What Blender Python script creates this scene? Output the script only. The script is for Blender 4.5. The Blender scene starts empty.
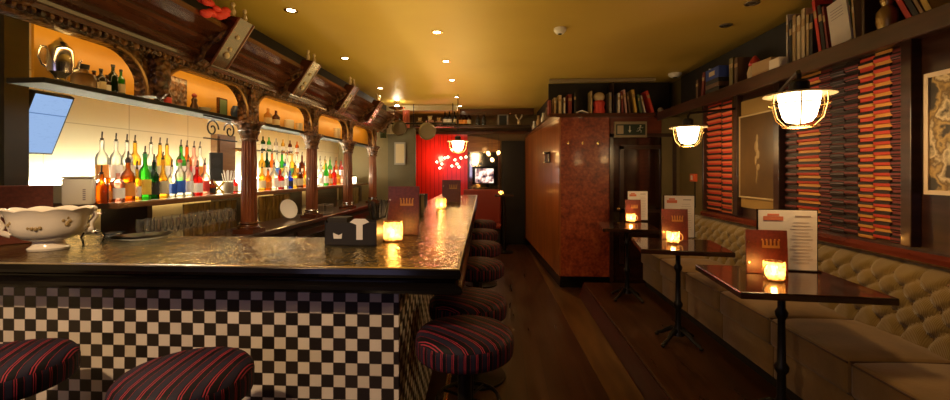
import bpy, bmesh, math, random
from math import sin, cos, pi, radians, sqrt, atan2
from mathutils import Vector, Matrix
random.seed(7)
SC = bpy.context.scene
COL = SC.collection

# ------------------------------------------------------------------ camera, world, exposure
CZ = 1.47; F = 420.0; YAW = radians(3.406)
cam_d = bpy.data.cameras.new('camera'); cam = bpy.data.objects.new('camera', cam_d); COL.objects.link(cam)
cam_d.sensor_width = 36; cam_d.lens = 36 * F / 950; cam_d.shift_y = -28 / 950; cam_d.clip_start = 0.02
cam.location = (0, 0, CZ); cam.rotation_euler = (pi / 2, 0, YAW)
SC.camera = cam
wd = bpy.data.worlds.new('world'); SC.world = wd; wd.use_nodes = True
wd.node_tree.nodes['Background'].inputs[0].default_value = (0.05, 0.035, 0.02, 1)
wd.node_tree.nodes['Background'].inputs[1].default_value = 0.3
SC.view_settings.view_transform = 'Standard'; SC.view_settings.look = 'None'
SC.view_settings.gamma = 1; SC.view_settings.use_curve_mapping = False
SC.view_settings.exposure = 0.0
try:
    SC.cycles.max_bounces = 8; SC.cycles.transparent_max_bounces = 12
    SC.cycles.sample_clamp_indirect = 4.0; SC.cycles.caustics_reflective = False; SC.cycles.caustics_refractive = False
except Exception: pass

def lamp(kind, loc, power, color, size=0.03, rot=(0, 0, 0), spot=None, blend=0.5, sy=None):
    d = bpy.data.lights.new(kind.lower() + '_light', kind); d.energy = power; d.color = color
    if kind == 'AREA':
        d.size = size
        if sy: d.shape = 'RECTANGLE'; d.size_y = sy
    else: d.shadow_soft_size = size
    if kind == 'SPOT': d.spot_size = spot; d.spot_blend = blend
    o = bpy.data.objects.new(d.name, d); o.location = loc; o.rotation_euler = rot; COL.objects.link(o); return o

WARM = (1.0, 0.62, 0.28); AMBER = (1.0, 0.48, 0.14)
# power of every group of lamps, added fill lights included
P_UP = 33; P_DOWN = 7; P_NEAR = 165; P_LANTERN = 11; P_CANDLE = 4.6; E_GLOBE = 14
E_STRIP = 115; E_STRIP_TOP = 16; E_BOX = 8; P_SHELF = 19; P_RED = 11
# unseen fill light added in mid-air over bar and aisle to brighten the ceiling
lamp('AREA', (-0.75, 4.2, 1.75), P_UP, (1.0, 0.69, 0.22), 1.1, (pi, 0, 0), sy=5.5)
# light strip added under the upper shelf's front lip to brighten the bottle fronts
lamp('AREA', (-2.13, 4.4, 1.868), P_SHELF, (1.0, 0.88, 0.66), 0.012, (0, 0, 0), sy=5.0)
# cool fill light added behind the camera for the shaded tiles and stools
lamp('AREA', (-1.9, -2.3, 1.5), 6, (0.70, 0.60, 1.0), 1.3, (radians(90), 0, radians(-8)), sy=1.2)
# recessed ceiling lights behind the camera, over the stools
lamp('SPOT', (-1.65, 0.25, 2.60), P_NEAR, (1.0, 0.66, 0.36), 0.04, (radians(28), 0, 0), radians(120), 0.8)
lamp('SPOT', (0.35, -0.2, 2.60), P_NEAR * 0.10, (1.0, 0.6, 0.28), 0.04, (radians(10), 0, 0), radians(125), 0.8)
lamp('SPOT', (1.45, 0.5, 2.58), P_NEAR * 0.10, (1.0, 0.6, 0.25), 0.04, (0, radians(-10), 0), radians(120), 0.8)

# ------------------------------------------------------------------ pixel -> room helpers (for laying things out)
def ray(px, py):
    u = (px - 475) / F
    return Vector((u * cos(YAW) - sin(YAW), cos(YAW) + u * sin(YAW), (172 - py) / F))
def onz(px, py, z): r = ray(px, py); t = (z - CZ) / r.z; return (r.x * t, r.y * t)
def onx(px, py, X): r = ray(px, py); t = X / r.x; return (r.y * t, CZ + r.z * t)
def ony(px, py, Y): r = ray(px, py); t = Y / r.y; return (r.x * t, CZ + r.z * t)
def yx(px, X): return onx(px, 172, X)[0]
def xy(px, Y): return ony(px, 172, Y)[0]

# ------------------------------------------------------------------ mesh builder
class MB:
    def __init__(s): s.bm = bmesh.new()
    def box(s, c, d, rot=None, bev=0.0):
        r = bmesh.ops.create_cube(s.bm, size=1.0); vs = r['verts']
        bmesh.ops.scale(s.bm, vec=Vector(d), verts=vs)
        if bev > 0:
            es = list({e for v in vs for e in v.link_edges})
            g = bmesh.ops.bevel(s.bm, geom=es, offset=bev, segments=2, affect='EDGES', profile=0.5)
            vs = list({v for f in g['faces'] for v in f.verts} | {v for v in vs if v.is_valid})
            # take every vertex connected to the bevelled box
            seen = set(vs); st = list(vs)
            while st:
                v = st.pop()
                for e in v.link_edges:
                    w = e.other_vert(v)
                    if w not in seen: seen.add(w); st.append(w)
            vs = list(seen)
        if rot: bmesh.ops.rotate(s.bm, cent=(0, 0, 0), matrix=Matrix.Rotation(rot[1], 3, rot[0]) if isinstance(rot, tuple) else rot, verts=vs)
        bmesh.ops.translate(s.bm, vec=Vector(c), verts=vs); return s
    def b2(s, x0, x1, y0, y1, z0, z1, bev=0.0):
        return s.box(((x0 + x1) / 2, (y0 + y1) / 2, (z0 + z1) / 2), (abs(x1 - x0), abs(y1 - y0), abs(z1 - z0)), None, bev)
    def lathe(s, prof, c=(0, 0, 0), seg=20, mat=None, rad=None):
        rings = []
        for r, z in prof:
            if r < 1e-5: rings.append([s.bm.verts.new((0, 0, z))])
            else:
                ring = []
                for i in range(seg):
                    a = 2 * pi * i / seg; rr = r * (rad(a, z) if rad else 1)
                    ring.append(s.bm.verts.new((rr * cos(a), rr * sin(a), z)))
                rings.append(ring)
        allv = [v for r in rings for v in r]
        for A, B in zip(rings[:-1], rings[1:]):
            for i in range(seg):
                j = (i + 1) % seg
                try:
                    if len(A) == 1 and len(B) == 1: continue
                    if len(A) == 1: s.bm.faces.new((A[0], B[i], B[j]))
                    elif len(B) == 1: s.bm.faces.new((A[i], A[j], B[0]))
                    else: s.bm.faces.new((A[i], A[j], B[j], B[i]))
                except ValueError: pass
        if mat is not None: bmesh.ops.transform(s.bm, matrix=mat, verts=allv)
        bmesh.ops.translate(s.bm, vec=Vector(c), verts=allv); return s
    def cyl(s, c, r, h, seg=20, mat=None): return s.lathe([(0, 0), (r, 0), (r, h), (0, h)], c, seg, mat)
    def ball(s, c, r, sc=(1, 1, 1), seg=12):
        g = bmesh.ops.create_uvsphere(s.bm, u_segments=seg, v_segments=max(6, seg // 2 + 2), radius=r)
        bmesh.ops.scale(s.bm, vec=Vector(sc), verts=g['verts']); bmesh.ops.translate(s.bm, vec=Vector(c), verts=g['verts']); return s
    def tube(s, pts, r, seg=8, closed=False):
        pts = [Vector(p) for p in pts]; n = len(pts); rings = []
        up = Vector((0, 0, 1)); prev = None
        for i, p in enumerate(pts):
            if closed: t = pts[(i + 1) % n] - pts[i - 1]
            else: t = pts[min(i + 1, n - 1)] - pts[max(i - 1, 0)]
            t.normalize()
            if prev is None:
                a = t.cross(up)
                if a.length < 0.05: a = t.cross(Vector((1, 0, 0)))
            else: a = prev - t * prev.dot(t)
            a.normalize(); prev = a; b = t.cross(a)
            rr = r[i] if isinstance(r, (list, tuple)) else r
            rings.append([s.bm.verts.new(p + a * rr * cos(2 * pi * k / seg) + b * rr * sin(2 * pi * k / seg)) for k in range(seg)])
        m = n if closed else n - 1
        for i in range(m):
            A, B = rings[i], rings[(i + 1) % n]
            for k in range(seg):
                j = (k + 1) % seg; s.bm.faces.new((A[k], A[j], B[j], B[k]))
        if not closed:
            s.bm.faces.new(rings[0][::-1]); s.bm.faces.new(rings[-1])
        return s
    def prism(s, poly, axis, a, b):
        """poly in the other two axes (in x,y,z order), extruded along axis from a to b"""
        def P(u, v, w):
            return {'x': (w, u, v), 'y': (u, w, v), 'z': (u, v, w)}[axis]
        A = [s.bm.verts.new(P(u, v, a)) for u, v in poly]; B = [s.bm.verts.new(P(u, v, b)) for u, v in poly]
        f1 = s.bm.faces.new(A); f2 = s.bm.faces.new(B[::-1])
        for i in range(len(A)):
            j = (i + 1) % len(A); s.bm.faces.new((A[j], A[i], B[i], B[j]))
        f1.normal_update(); f2.normal_update(); bmesh.ops.triangulate(s.bm, faces=[f1, f2]); return s
    def sweep(s, prof, path):
        """profile [(offset, z)] closed loop swept along path [(x,y)] with mitres; offset to the right of travel"""
        n = len(path); rings = []
        for i, p in enumerate(path):
            p = Vector(p); d0 = (p - Vector(path[i - 1])).normalized() if i else None
            d1 = (Vector(path[i + 1]) - p).normalized() if i < n - 1 else None
            if d0 is None: d0 = d1
            if d1 is None: d1 = d0
            n0 = Vector((d0.y, -d0.x)); n1 = Vector((d1.y, -d1.x)); m = (n0 + n1).normalized(); k = 1 / max(0.2, m.dot(n0))
            rings.append([s.bm.verts.new((p.x + m.x * o * k, p.y + m.y * o * k, z)) for o, z in prof])
        for A, B in zip(rings[:-1], rings[1:]):
            for k in range(len(prof)):
                j = (k + 1) % len(prof); s.bm.faces.new((A[k], A[j], B[j], B[k]))
        f = [s.bm.faces.new(rings[0][::-1]), s.bm.faces.new(rings[-1])]; [x.normal_update() for x in f]; bmesh.ops.triangulate(s.bm, faces=f); return s
    def build(s, name, mat, parent=None, loc=None, smooth=False, rotz=0, rot=None):
        bmesh.ops.recalc_face_normals(s.bm, faces=s.bm.faces)
        me = bpy.data.meshes.new(name); s.bm.to_mesh(me); s.bm.free()
        if smooth:
            for p in me.polygons: p.use_smooth = True
            try: me.set_sharp_from_angle(angle=radians(42))
            except Exception: pass
        o = bpy.data.objects.new(name, me); COL.objects.link(o)
        if mat: me.materials.append(mat)
        if parent: o.parent = parent
        if loc: o.location = loc
        if rot: o.rotation_euler = rot
        elif rotz: o.rotation_euler = (0, 0, rotz)
        return o
def tag(o, label=None, cat=None, group=None, kind=None):
    if label: o['label'] = label
    if cat: o['category'] = cat
    if group: o['group'] = group
    if kind: o['kind'] = kind
    return o
def thing(name, label, cat, loc=(0, 0, 0), rotz=0, group=None, rot=None):
    o = bpy.data.objects.new(name, None); COL.objects.link(o); o.empty_display_size = 0.1
    o.location = loc; o.rotation_euler = rot if rot else (0, 0, rotz); return tag(o, label, cat, group)
def copy_tree(o, parent=None):
    c = o.copy(); COL.objects.link(c)
    if parent: c.parent = parent
    for ch in list(o.children): copy_tree(ch, c)
    return c
def struct(o): return tag(o, kind='structure')

# ------------------------------------------------------------------ materials
class NT:
    def __init__(s, name):
        s.m = bpy.data.materials.new(name); s.m.use_nodes = True; s.t = s.m.node_tree; s.n = s.t.nodes
        s.p = s.n['Principled BSDF']; s.out = s.n['Material Output']
    def new(s, typ, **kw):
        n = s.n.new(typ)
        for k, v in kw.items(): setattr(n, k, v)
        return n
    def link(s, a, b): s.t.links.new(a, b)
    def math(s, op, a, b=None):
        n = s.new('ShaderNodeMath', operation=op)
        for i, v in enumerate((a, b)):
            if v is None: continue
            if isinstance(v, (int, float)): n.inputs[i].default_value = v
            else: s.link(v, n.inputs[i])
        return n.outputs[0]
    def obj(s):
        if not hasattr(s, 'tc'): s.tc = s.new('ShaderNodeTexCoord')
        return s.tc.outputs['Object']
    def sep(s, v):
        n = s.new('ShaderNodeSeparateXYZ'); s.link(v, n.inputs[0]); return n.outputs
    def noise(s, scale, detail=4, vec=None, sc3=None):
        n = s.new('ShaderNodeTexNoise'); n.inputs['Scale'].default_value = scale; n.inputs['Detail'].default_value = detail
        v = vec or s.obj()
        if sc3:
            mp = s.new('ShaderNodeMapping'); mp.inputs['Scale'].default_value = sc3; s.link(v, mp.inputs[0]); v = mp.outputs[0]
        s.link(v, n.inputs['Vector']); return n.outputs['Fac']
    def ramp(s, fac, stops, const=False):
        n = s.new('ShaderNodeValToRGB'); cr = n.color_ramp
        if const: cr.interpolation = 'CONSTANT'
        while len(cr.elements) < len(stops): cr.elements.new(0.5)
        for e, (p, c) in zip(cr.elements, stops): e.position = p; e.color = (*c, 1)
        s.link(fac, n.inputs[0]); return n.outputs[0]
    def mix(s, fac, a, b):
        n = s.new('ShaderNodeMix', data_type='RGBA')
        if isinstance(fac, (int, float)): n.inputs[0].default_value = fac
        else: s.link(fac, n.inputs[0])
        for i, v in ((6, a), (7, b)):
            if isinstance(v, tuple): n.inputs[i].default_value = (*v, 1)
            else: s.link(v, n.inputs[i])
        return n.outputs[2]
    def bump(s, h, strength=0.3, dist=0.01):
        n = s.new('ShaderNodeBump'); n.inputs['Strength'].default_value = strength; n.inputs['Distance'].default_value = dist
        s.link(h, n.inputs['Height']); s.link(n.outputs[0], s.p.inputs['Normal'])
    def set(s, col=None, rough=None, metal=None, spec=None, coat=None, emis=None, es=None, trans=None):
        I = s.p.inputs
        if col is not None:
            if isinstance(col, tuple): I['Base Color'].default_value = (*col, 1)
            else: s.link(col, I['Base Color'])
        if rough is not None:
            if isinstance(rough, (int, float)): I['Roughness'].default_value = rough
            else: s.link(rough, I['Roughness'])
        if metal is not None: I['Metallic'].default_value = metal
        if spec is not None: I['Specular IOR Level'].default_value = spec
        if coat is not None: I['Coat Weight'].default_value = coat; I['Coat Roughness'].default_value = 0.08
        if emis is not None: I['Emission Color'].default_value = (*emis, 1); I['Emission Strength'].default_value = es
        if trans is not None: I['Transmission Weight'].default_value = trans
        return s
M = {}
def mat(name, col, rough=0.5, metal=0.0, **kw):
    if name in M: return M[name]
    n = NT(name); n.set(col, rough, metal, **kw)
    f = n.noise(9, 3); n.link(n.math('MULTIPLY_ADD', f, 0.12), n.p.inputs['Roughness'])
    n.n[-1].inputs[2].default_value = max(0.02, rough - 0.06) if n.n[-1].type == 'MATH' else 0
    for x in n.n:
        if x.type == 'MATH': x.inputs[2].default_value = max(0.02, rough - 0.06)
    M[name] = n.m; return n.m
def emit(name, col, strength):
    if name in M: return M[name]
    n = NT(name); e = n.new('ShaderNodeEmission'); e.inputs[0].default_value = (*col, 1); e.inputs[1].default_value = strength
    n.link(e.outputs[0], n.out.inputs[0]); n.n.remove(n.p); M[name] = n.m; return n.m
def wood(name, dark, light, rough=0.3, coat=0.3, scale=3.0, axis=(1, 1, 8), bump=0.15, spec=0.5):
    if name in M: return M[name]
    n = NT(name); f = n.noise(scale, 6, sc3=axis); c = n.ramp(f, [(0.3, dark), (0.7, light)])
    n.set(c, rough, coat=coat, spec=spec); n.bump(f, bump, 0.004); M[name] = n.m; return n.m
def glassy(name, col, k=0.45, rough=0.05):
    """coloured bottle glass with its drink: lets light through and glows when lit from behind"""
    if name in M: return M[name]
    n = NT(name); n.n.remove(n.p)
    tr = n.new('ShaderNodeBsdfTransparent'); tr.inputs[0].default_value = (*col, 1)
    tl = n.new('ShaderNodeBsdfTranslucent'); tl.inputs[0].default_value = (*col, 1)
    gl = n.new('ShaderNodeBsdfGlossy'); gl.inputs[0].default_value = (1, 1, 1, 1); gl.inputs[1].default_value = rough
    m1 = n.new('ShaderNodeMixShader'); m1.inputs[0].default_value = k; n.link(tr.outputs[0], m1.inputs[1]); n.link(tl.outputs[0], m1.inputs[2])
    lw = n.new('ShaderNodeFresnel'); lw.inputs[0].default_value = 1.22 if name == 'clear_glass' else 1.45
    m2 = n.new('ShaderNodeMixShader'); n.link(lw.outputs[0], m2.inputs[0]); n.link(m1.outputs[0], m2.inputs[1]); n.link(gl.outputs[0], m2.inputs[2])
    n.link(m2.outputs[0], n.out.inputs[0]); M[name] = n.m; return n.m

BLACK = mat('black_gloss', (0.005, 0.004, 0.004), 0.14, spec=0.35)
BLACKM = mat('black_matt', (0.007, 0.006, 0.005), 0.65)
IRON = mat('black_iron', (0.02, 0.018, 0.016), 0.38, 0.6)
BRASS = mat('brass', (0.75, 0.5, 0.2), 0.25, 1.0)
SILVER = mat('silver', (0.8, 0.76, 0.68), 0.16, 1.0)
STEEL = mat('steel', (0.5, 0.47, 0.42), 0.3, 1.0)
MAHOG = wood('mahogany', (0.035, 0.009, 0.004), (0.11, 0.03, 0.010), 0.25, 0.6)
MAHOGV = wood('mahogany_fluted', (0.10, 0.024, 0.008), (0.26, 0.07, 0.02), 0.3, 0.4, 3, (6, 6, 1))
DARKW = wood('dark_wood', (0.018, 0.007, 0.004), (0.05, 0.018, 0.01), 0.3, 0.4)
DARKPAINT = mat('dark_paint', (0.010, 0.006, 0.004), 0.6)
WHITE = mat('white_plastic', (0.8, 0.76, 0.7), 0.4)
PAPER = mat('paper', (0.93, 0.87, 0.82), 0.7)
INK = mat('ink', (0.30, 0.24, 0.23), 0.8)
REDINK = mat('red_ink', (0.75, 0.22, 0.12), 0.8)
CLEAR = glassy('clear_glass', (0.97, 0.96, 0.92), 0.06)
def carved(name, dark, light):
    n = NT(name); v = n.new('ShaderNodeTexVoronoi'); v.inputs['Scale'].default_value = 34; n.link(n.obj(), v.inputs['Vector'])
    f = n.noise(26, 5); c = n.ramp(f, [(0.38, dark), (0.62, light), (0.75, tuple(min(1, x * 1.8) for x in light))])
    n.set(c, 0.3, coat=0.3); n.bump(n.math('ADD', v.outputs['Distance'], f), 0.9, 0.02); M[name] = n.m; return n.m
CARVED = carved('carved_wood', (0.05, 0.02, 0.008), (0.27, 0.12, 0.045))

def tiles():
    n = NT('checker_tiles'); o = n.sep(n.obj()); T = 0.05
    u = n.math('DIVIDE', n.math('ADD', n.math('ADD', o[0], o[1]), 10.0), T); v = n.math('DIVIDE', n.math('ADD', o[2], 1.01), T)
    fu = n.math('FLOOR', u); fv = n.math('FLOOR', v)
    k = n.math('MODULO', n.math('ADD', fu, fv), 2.0)
    # per-tile variation
    cb = n.new('ShaderNodeCombineXYZ'); n.link(fu, cb.inputs[0]); n.link(fv, cb.inputs[1])
    wn = n.new('ShaderNodeTexWhiteNoise'); n.link(cb.outputs[0], wn.inputs['Vector'])
    white = n.mix(wn.outputs['Value'], (0.84, 0.76, 0.66), (0.70, 0.62, 0.52)); blk = n.mix(wn.outputs['Value'], (0.015, 0.011, 0.009), (0.032, 0.024, 0.018))
    c = n.mix(k, white, blk)
    gu = n.math('ABSOLUTE', n.math('SUBTRACT', n.math('FRACT', u), 0.5)); gv = n.math('ABSOLUTE', n.math('SUBTRACT', n.math('FRACT', v), 0.5))
    g = n.math('GREATER_THAN', n.math('MAXIMUM', gu, gv), 0.475)
    c = n.mix(g, c, (0.09, 0.07, 0.06)); n.set(c, 0.32); n.bump(n.math('SUBTRACT', 1.0, g), 0.4, 0.002); return n.m
TILES = tiles()
def hammered():
    n = NT('hammered_metal'); v = n.new('ShaderNodeTexVoronoi'); v.inputs['Scale'].default_value = 60
    v.feature = 'SMOOTH_F1'; n.link(n.obj(), v.inputs['Vector'])
    f = n.noise(13, 6); f2 = n.noise(40, 4)
    c = n.ramp(f, [(0.3, (0.05, 0.036, 0.010)), (0.68, (0.52, 0.39, 0.11))])
    n.set(c, n.ramp(f2, [(0.3, (0.10,) * 3), (0.7, (0.26,) * 3)]), 0.92)
    n.bump(n.math('ADD', v.outputs['Distance'], n.math('MULTIPLY', f2, 0.6)), 0.55, 0.010); return n.m
HAMMER = hammered()
def stripes(name, axis, period, stops, rough=0.75, offset=0.0, fine=True):
    n = NT(name); o = n.sep(n.obj()); a = o['xyz'.index(axis)]
    f = n.math('FRACT', n.math('DIVIDE', n.math('ADD', a, 10.0 + offset), period))
    c = n.ramp(f, stops, const=True); n.set(c, rough, spec=0.3)
    if fine: n.bump(n.noise(420, 2), 0.25, 0.002)
    n.p.inputs['Sheen Weight'].default_value = 0.25 if fine else 0.0
    M[name] = n.m; return n.m
K1 = (0.005, 0.004, 0.008); RD = (0.36, 0.035, 0.065); SL = (0.018, 0.016, 0.036)
def stoolfab():
    n = NT('stool_stripes'); o = n.sep(n.obj()); P_ = 0.054
    ang = n.math('MULTIPLY', n.math('ARCTAN2', o[1], o[0]), 28 * P_ / (2 * pi))
    side = n.math('LESS_THAN', o[2], 0.803)
    v = n.math('ADD', n.math('MULTIPLY', ang, side), n.math('MULTIPLY', o[0], n.math('SUBTRACT', 1.0, side)))
    f = n.math('FRACT', n.math('DIVIDE', n.math('ADD', v, 10.8), P_))
    n.set(n.ramp(f, [(0, SL), (0.36, K1), (0.42, RD), (0.47, K1), (0.55, RD), (0.60, K1), (0.94, RD), (0.96, K1)], const=True), 0.6, spec=0.2); n.bump(n.noise(420, 2), 0.25, 0.002); return n.m
STOOLF = stoolfab()
def leather(name, c1, c2, rough=0.4):
    n = NT(name); f = n.noise(60, 4); n.set(n.ramp(f, [(0.35, c1), (0.65, c2)]), rough); n.bump(f, 0.2, 0.003); M[name] = n.m; return n.m
MAROON = leather('maroon_leather', (0.075, 0.012, 0.008), (0.12, 0.020, 0.012), 0.38)
def corduroy():
    n = NT('tan_corduroy'); o = n.sep(n.obj()); w = n.math('SINE', n.math('MULTIPLY', o[1], 900))
    f = n.noise(5, 5); f2 = n.noise(90, 3)
    c = n.mix(f2, n.ramp(f, [(0.3, (0.17, 0.11, 0.028)), (0.7, (0.25, 0.165, 0.045))]), (0.19, 0.125, 0.034))
    n.set(c, 0.82, spec=0.25); n.bump(n.math('ADD', w, f2), 0.35, 0.003); n.p.inputs['Sheen Weight'].default_value = 0.5; return n.m
CORD = corduroy()
def suede():
    n = NT('tan_suede'); f = n.noise(4, 5); f2 = n.noise(60, 3)
    n.set(n.ramp(f, [(0.3, (0.14, 0.078, 0.02)), (0.7, (0.24, 0.14, 0.04))]), 0.72, spec=0.3); n.bump(f2, 0.25, 0.004)
    n.p.inputs['Sheen Weight'].default_value = 0.3; return n.m
SUEDE = suede()
def floorm():
    n = NT('floor_boards'); o = n.sep(n.obj()); f = n.noise(2.0, 6, sc3=(6, 0.7, 1)); g = n.noise(1.3, 3)
    u = n.math('DIVIDE', n.math('ADD', o[0], 5), 0.14); fu = n.math('FLOOR', u); wn = n.new('ShaderNodeTexWhiteNoise'); wn.noise_dimensions = '1D'; n.link(fu, wn.inputs['W'])
    c = n.ramp(n.math('ADD', n.math('MULTIPLY', f, 0.6), n.math('ADD', n.math('MULTIPLY', wn.outputs['Value'], 0.12), n.math('MULTIPLY', g, 0.3))), [(0.35, (0.026, 0.009, 0.003)), (0.7, (0.075, 0.028, 0.008))])
    gap = n.math('LESS_THAN', n.math('FRACT', u), 0.03); c = n.mix(gap, c, (0.022, 0.009, 0.004))
    n.set(c, n.ramp(f, [(0.3, (0.26,) * 3), (0.7, (0.45,) * 3)]), spec=0.5); n.bump(f, 0.12, 0.003); return n.m
FLOORM = floorm()
def stripm():
    n = NT('floor_pale_boards'); f = n.noise(2.0, 6, sc3=(6, 0.7, 1))
    n.set(n.ramp(f, [(0.3, (0.075, 0.036, 0.010)), (0.7, (0.15, 0.075, 0.02))]), 0.36); n.bump(f, 0.1, 0.003); return n.m
STRIPM = stripm()
def ceilm():
    n = NT('mustard_ceiling'); f = n.noise(1.2, 3); f2 = n.noise(30, 3)
    n.set(n.ramp(f, [(0.3, (0.47, 0.31, 0.05)), (0.7, (0.53, 0.36, 0.065))]), 0.5, spec=0.5); n.bump(f2, 0.05, 0.003); return n.m
CEILM = ceilm()
def plaster(name, c1, c2, rough=0.6):
    n = NT(name); f = n.noise(3, 5); n.set(n.ramp(f, [(0.3, c1), (0.7, c2)]), rough); n.bump(n.noise(40, 3), 0.1, 0.003); return n.m
OLIVE = plaster('olive_wall', (0.13, 0.10, 0.035), (0.18, 0.13, 0.05))
REDW = None

# ================================================================== THE ROOM
XL, XR, YB, YF, CEIL = -2.90, 2.25, 8.7, -2.6, 2.64
PLZ = 0.17
struct(MB().b2(-3.6, XR + .1, YF, YB, -0.1, 0).build('floor', FLOORM))
struct(MB().prism([(0.88, -2.5), (0.93, -2.5), (0.93, 4.9), (0.70, 5.40), (.56, 7.9), (.54, 7.9)], 'z', 0.0, 0.004).build('floor_pale_strip', STRIPM))
struct(MB().b2(1.0, XR, YF, 5.0, 0, PLZ - .02).build('floor_raised', FLOORM, loc=(0, 0, 0.0)))
struct(MB().b2(0.985, XR, YF, 5.015, PLZ - .02, PLZ, 0.004).build('floor_platform_boards', FLOORM))
struct(MB().prism([(.935, 0), (.99, 0), (.99, PLZ - .021), (.978, PLZ - .021)], 'y', YF, 5.02).build('trim_3', wood('riser_wood', (0.025, 0.006, 0.004), (0.05, 0.012, 0.007), .4, .2)))
struct(MB().b2(-3.6, XR + .1, YF, YB, CEIL, CEIL + .1).build('ceiling', CEILM))
struct(MB().b2(XR, XR + .12, YF, YB, 0, CEIL).build('wall_right', OLIVE))
def creamw():
    n = NT('cream_tiled_wall'); o = n.sep(n.obj()); f = n.noise(2, 3)
    u = n.math('FRACT', n.math('DIVIDE', n.math('ADD', o[1], 9.9), 0.62)); v = n.math('FRACT', n.math('DIVIDE', o[2], 0.3))
    g = n.math('MAXIMUM', n.math('LESS_THAN', u, 0.012), n.math('LESS_THAN', v, 0.02))
    c = n.mix(g, n.ramp(f, [(0.3, (0.72, 0.66, 0.46)), (0.7, (0.8, 0.74, 0.54))]), (0.5, 0.44, 0.28)); n.set(c, 0.3); return n.m
struct(MB().b2(XL - .1, XL, YF, 7.4, 0, 2.45).build('wall_left', creamw()))
OCHRE = plaster('ochre_wall', (0.58, 0.27, 0.012), (0.68, 0.34, 0.02), 0.4)
struct(MB().b2(XL - .1, XL, YF, 7.4, 2.45, CEIL).build('wall_left_upper', OCHRE))
struct(MB().b2(-2.06, -2.0, 0.4, 7.4, 2.171, CEIL).build('wall_header', DARKPAINT))
struct(MB().b2(-2.90, -2.0, 7.4, 7.5, 0, CEIL).build('wall_left_return', OLIVE))
struct(MB().b2(-2.1, XR, YB - .1, YB, 0, CEIL).build('wall_back', mat('back_wall_paint', (0.16, 0.10, 0.035), 0.5)))
struct(MB().b2(-2.1, -2.0, 7.5, YB, 0, CEIL).build('wall_alcove', OLIVE))
struct(MB().b2(-3.6, XR, YF - .1, YF, 0, CEIL).build('wall_front', DARKPAINT))
# ceiling beam across the far end
struct(MB().b2(-2.0, -0.75, 7.30, 7.42, 2.55, CEIL).build('trim_1', mat('cream_beam', (0.5, 0.42, 0.25), 0.5)))
struct(MB().b2(-0.75, 0.62, 7.75, 7.9, 2.53, CEIL).build('trim_2', MAHOG))

# boxed-in corner: left face of orange wood, front face of red burr veneer
BX0, BX1, BY = 0.775, 1.385, 5.42; FBX, FBY = 0.53, 8.6
def burr():
    n = NT('red_burr_veneer'); f = n.noise(7, 8); g = n.noise(28, 6)
    n.set(n.ramp(n.math('ADD', n.math('MULTIPLY', f, 0.5), n.math('MULTIPLY', g, 0.5)), [(0.35, (0.14, 0.018, 0.006)), (0.52, (0.30, 0.05, 0.014)), (0.66, (0.42, 0.10, 0.028))]), 0.42, coat=0.1)
    n.bump(g, 0.2, 0.004); return n.m
struct(MB().prism([(BX0, BY), (BX1, BY), (BX1, FBY), (FBX, FBY)], 'z', 0.14, 2.16).build('wall_box', burr()))
sd = Vector((FBX - BX0, FBY - BY)).normalized(); sn = Vector((-sd.y, sd.x))
ORW = wood('orange_panel', (0.22, 0.055, 0.010), (0.48, 0.17, 0.03), 0.28, 0.5, 2.5, (2, 2, 0.35))
def sidepanel(a, b, z0, z1, th):
    p = Vector((BX0, BY)) + sd * a; q = Vector((BX0, BY)) + sd * b
    return MB().prism([(p.x, p.y), (q.x, q.y), (q.x + sn.x * th, q.y + sn.y * th), (p.x + sn.x * th, p.y + sn.y * th)], 'z', z0, z1)
struct(sidepanel(0, 3.15, 0.14, 2.16, 0.02).build('wall_box_side', ORW))
struct(MB().prism([(BX0 - .01, BY - .012), (BX1, BY - .012), (BX1, FBY), (FBX - .02, FBY)], 'z', 0, 0.14).build('baseboard_box', BLACK))
# wall with the door
struct(MB().b2(BX1, 1.40, BY, BY + .1, 0, 2.16).b2(2.19, XR, BY, BY + .1, 0, 2.16).b2(BX1, XR, BY, BY + .1, 1.93, 2.16).build('wall_door', wood('red_wood_panel', (0.11, 0.022, 0.010), (0.20, 0.045, 0.018), 0.3, 0.4)))
struct(MB().b2(XR - .22, XR, BY - .012, BY + .0, 0, 2.16).build('wall_olive_return', OLIVE))
d1 = struct(MB().b2(1.40, 2.19, BY + .03, BY + .07, PLZ * 0, 1.93).build('door_1', wood('door_wood', (0.014, 0.005, 0.003), (0.035, 0.011, 0.005), 0.15, 0.9)))
MB().b2(1.385, 1.43, BY - .025, BY + .06, 0, 1.95).b2(2.16, 2.205, BY - .025, BY + .06, 0, 1.95).b2(1.385, 2.205, BY - .025, BY + .06, 1.91, 1.955).build('door_frame', DARKW, d1)
MB().b2(1.52, 1.57, BY + .015, BY + .032, .3, 1.8).b2(2.02, 2.07, BY + .015, BY + .032, .3, 1.8).b2(1.52, 2.07, BY + .015, BY + .032, 1.76, 1.81).b2(1.52, 2.07, BY + .015, BY + .032, 0.95, 1.0).build('door_moulding', DARKW, d1)
MB().ball((1.50, BY - .01, 1.0), 0.028).cyl((1.50, BY + .03, 1.0), 0.012, 0.04, 10, Matrix.Rotation(pi / 2, 4, 'X')).build('door_handle', BRASS, d1, smooth=True)

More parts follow.
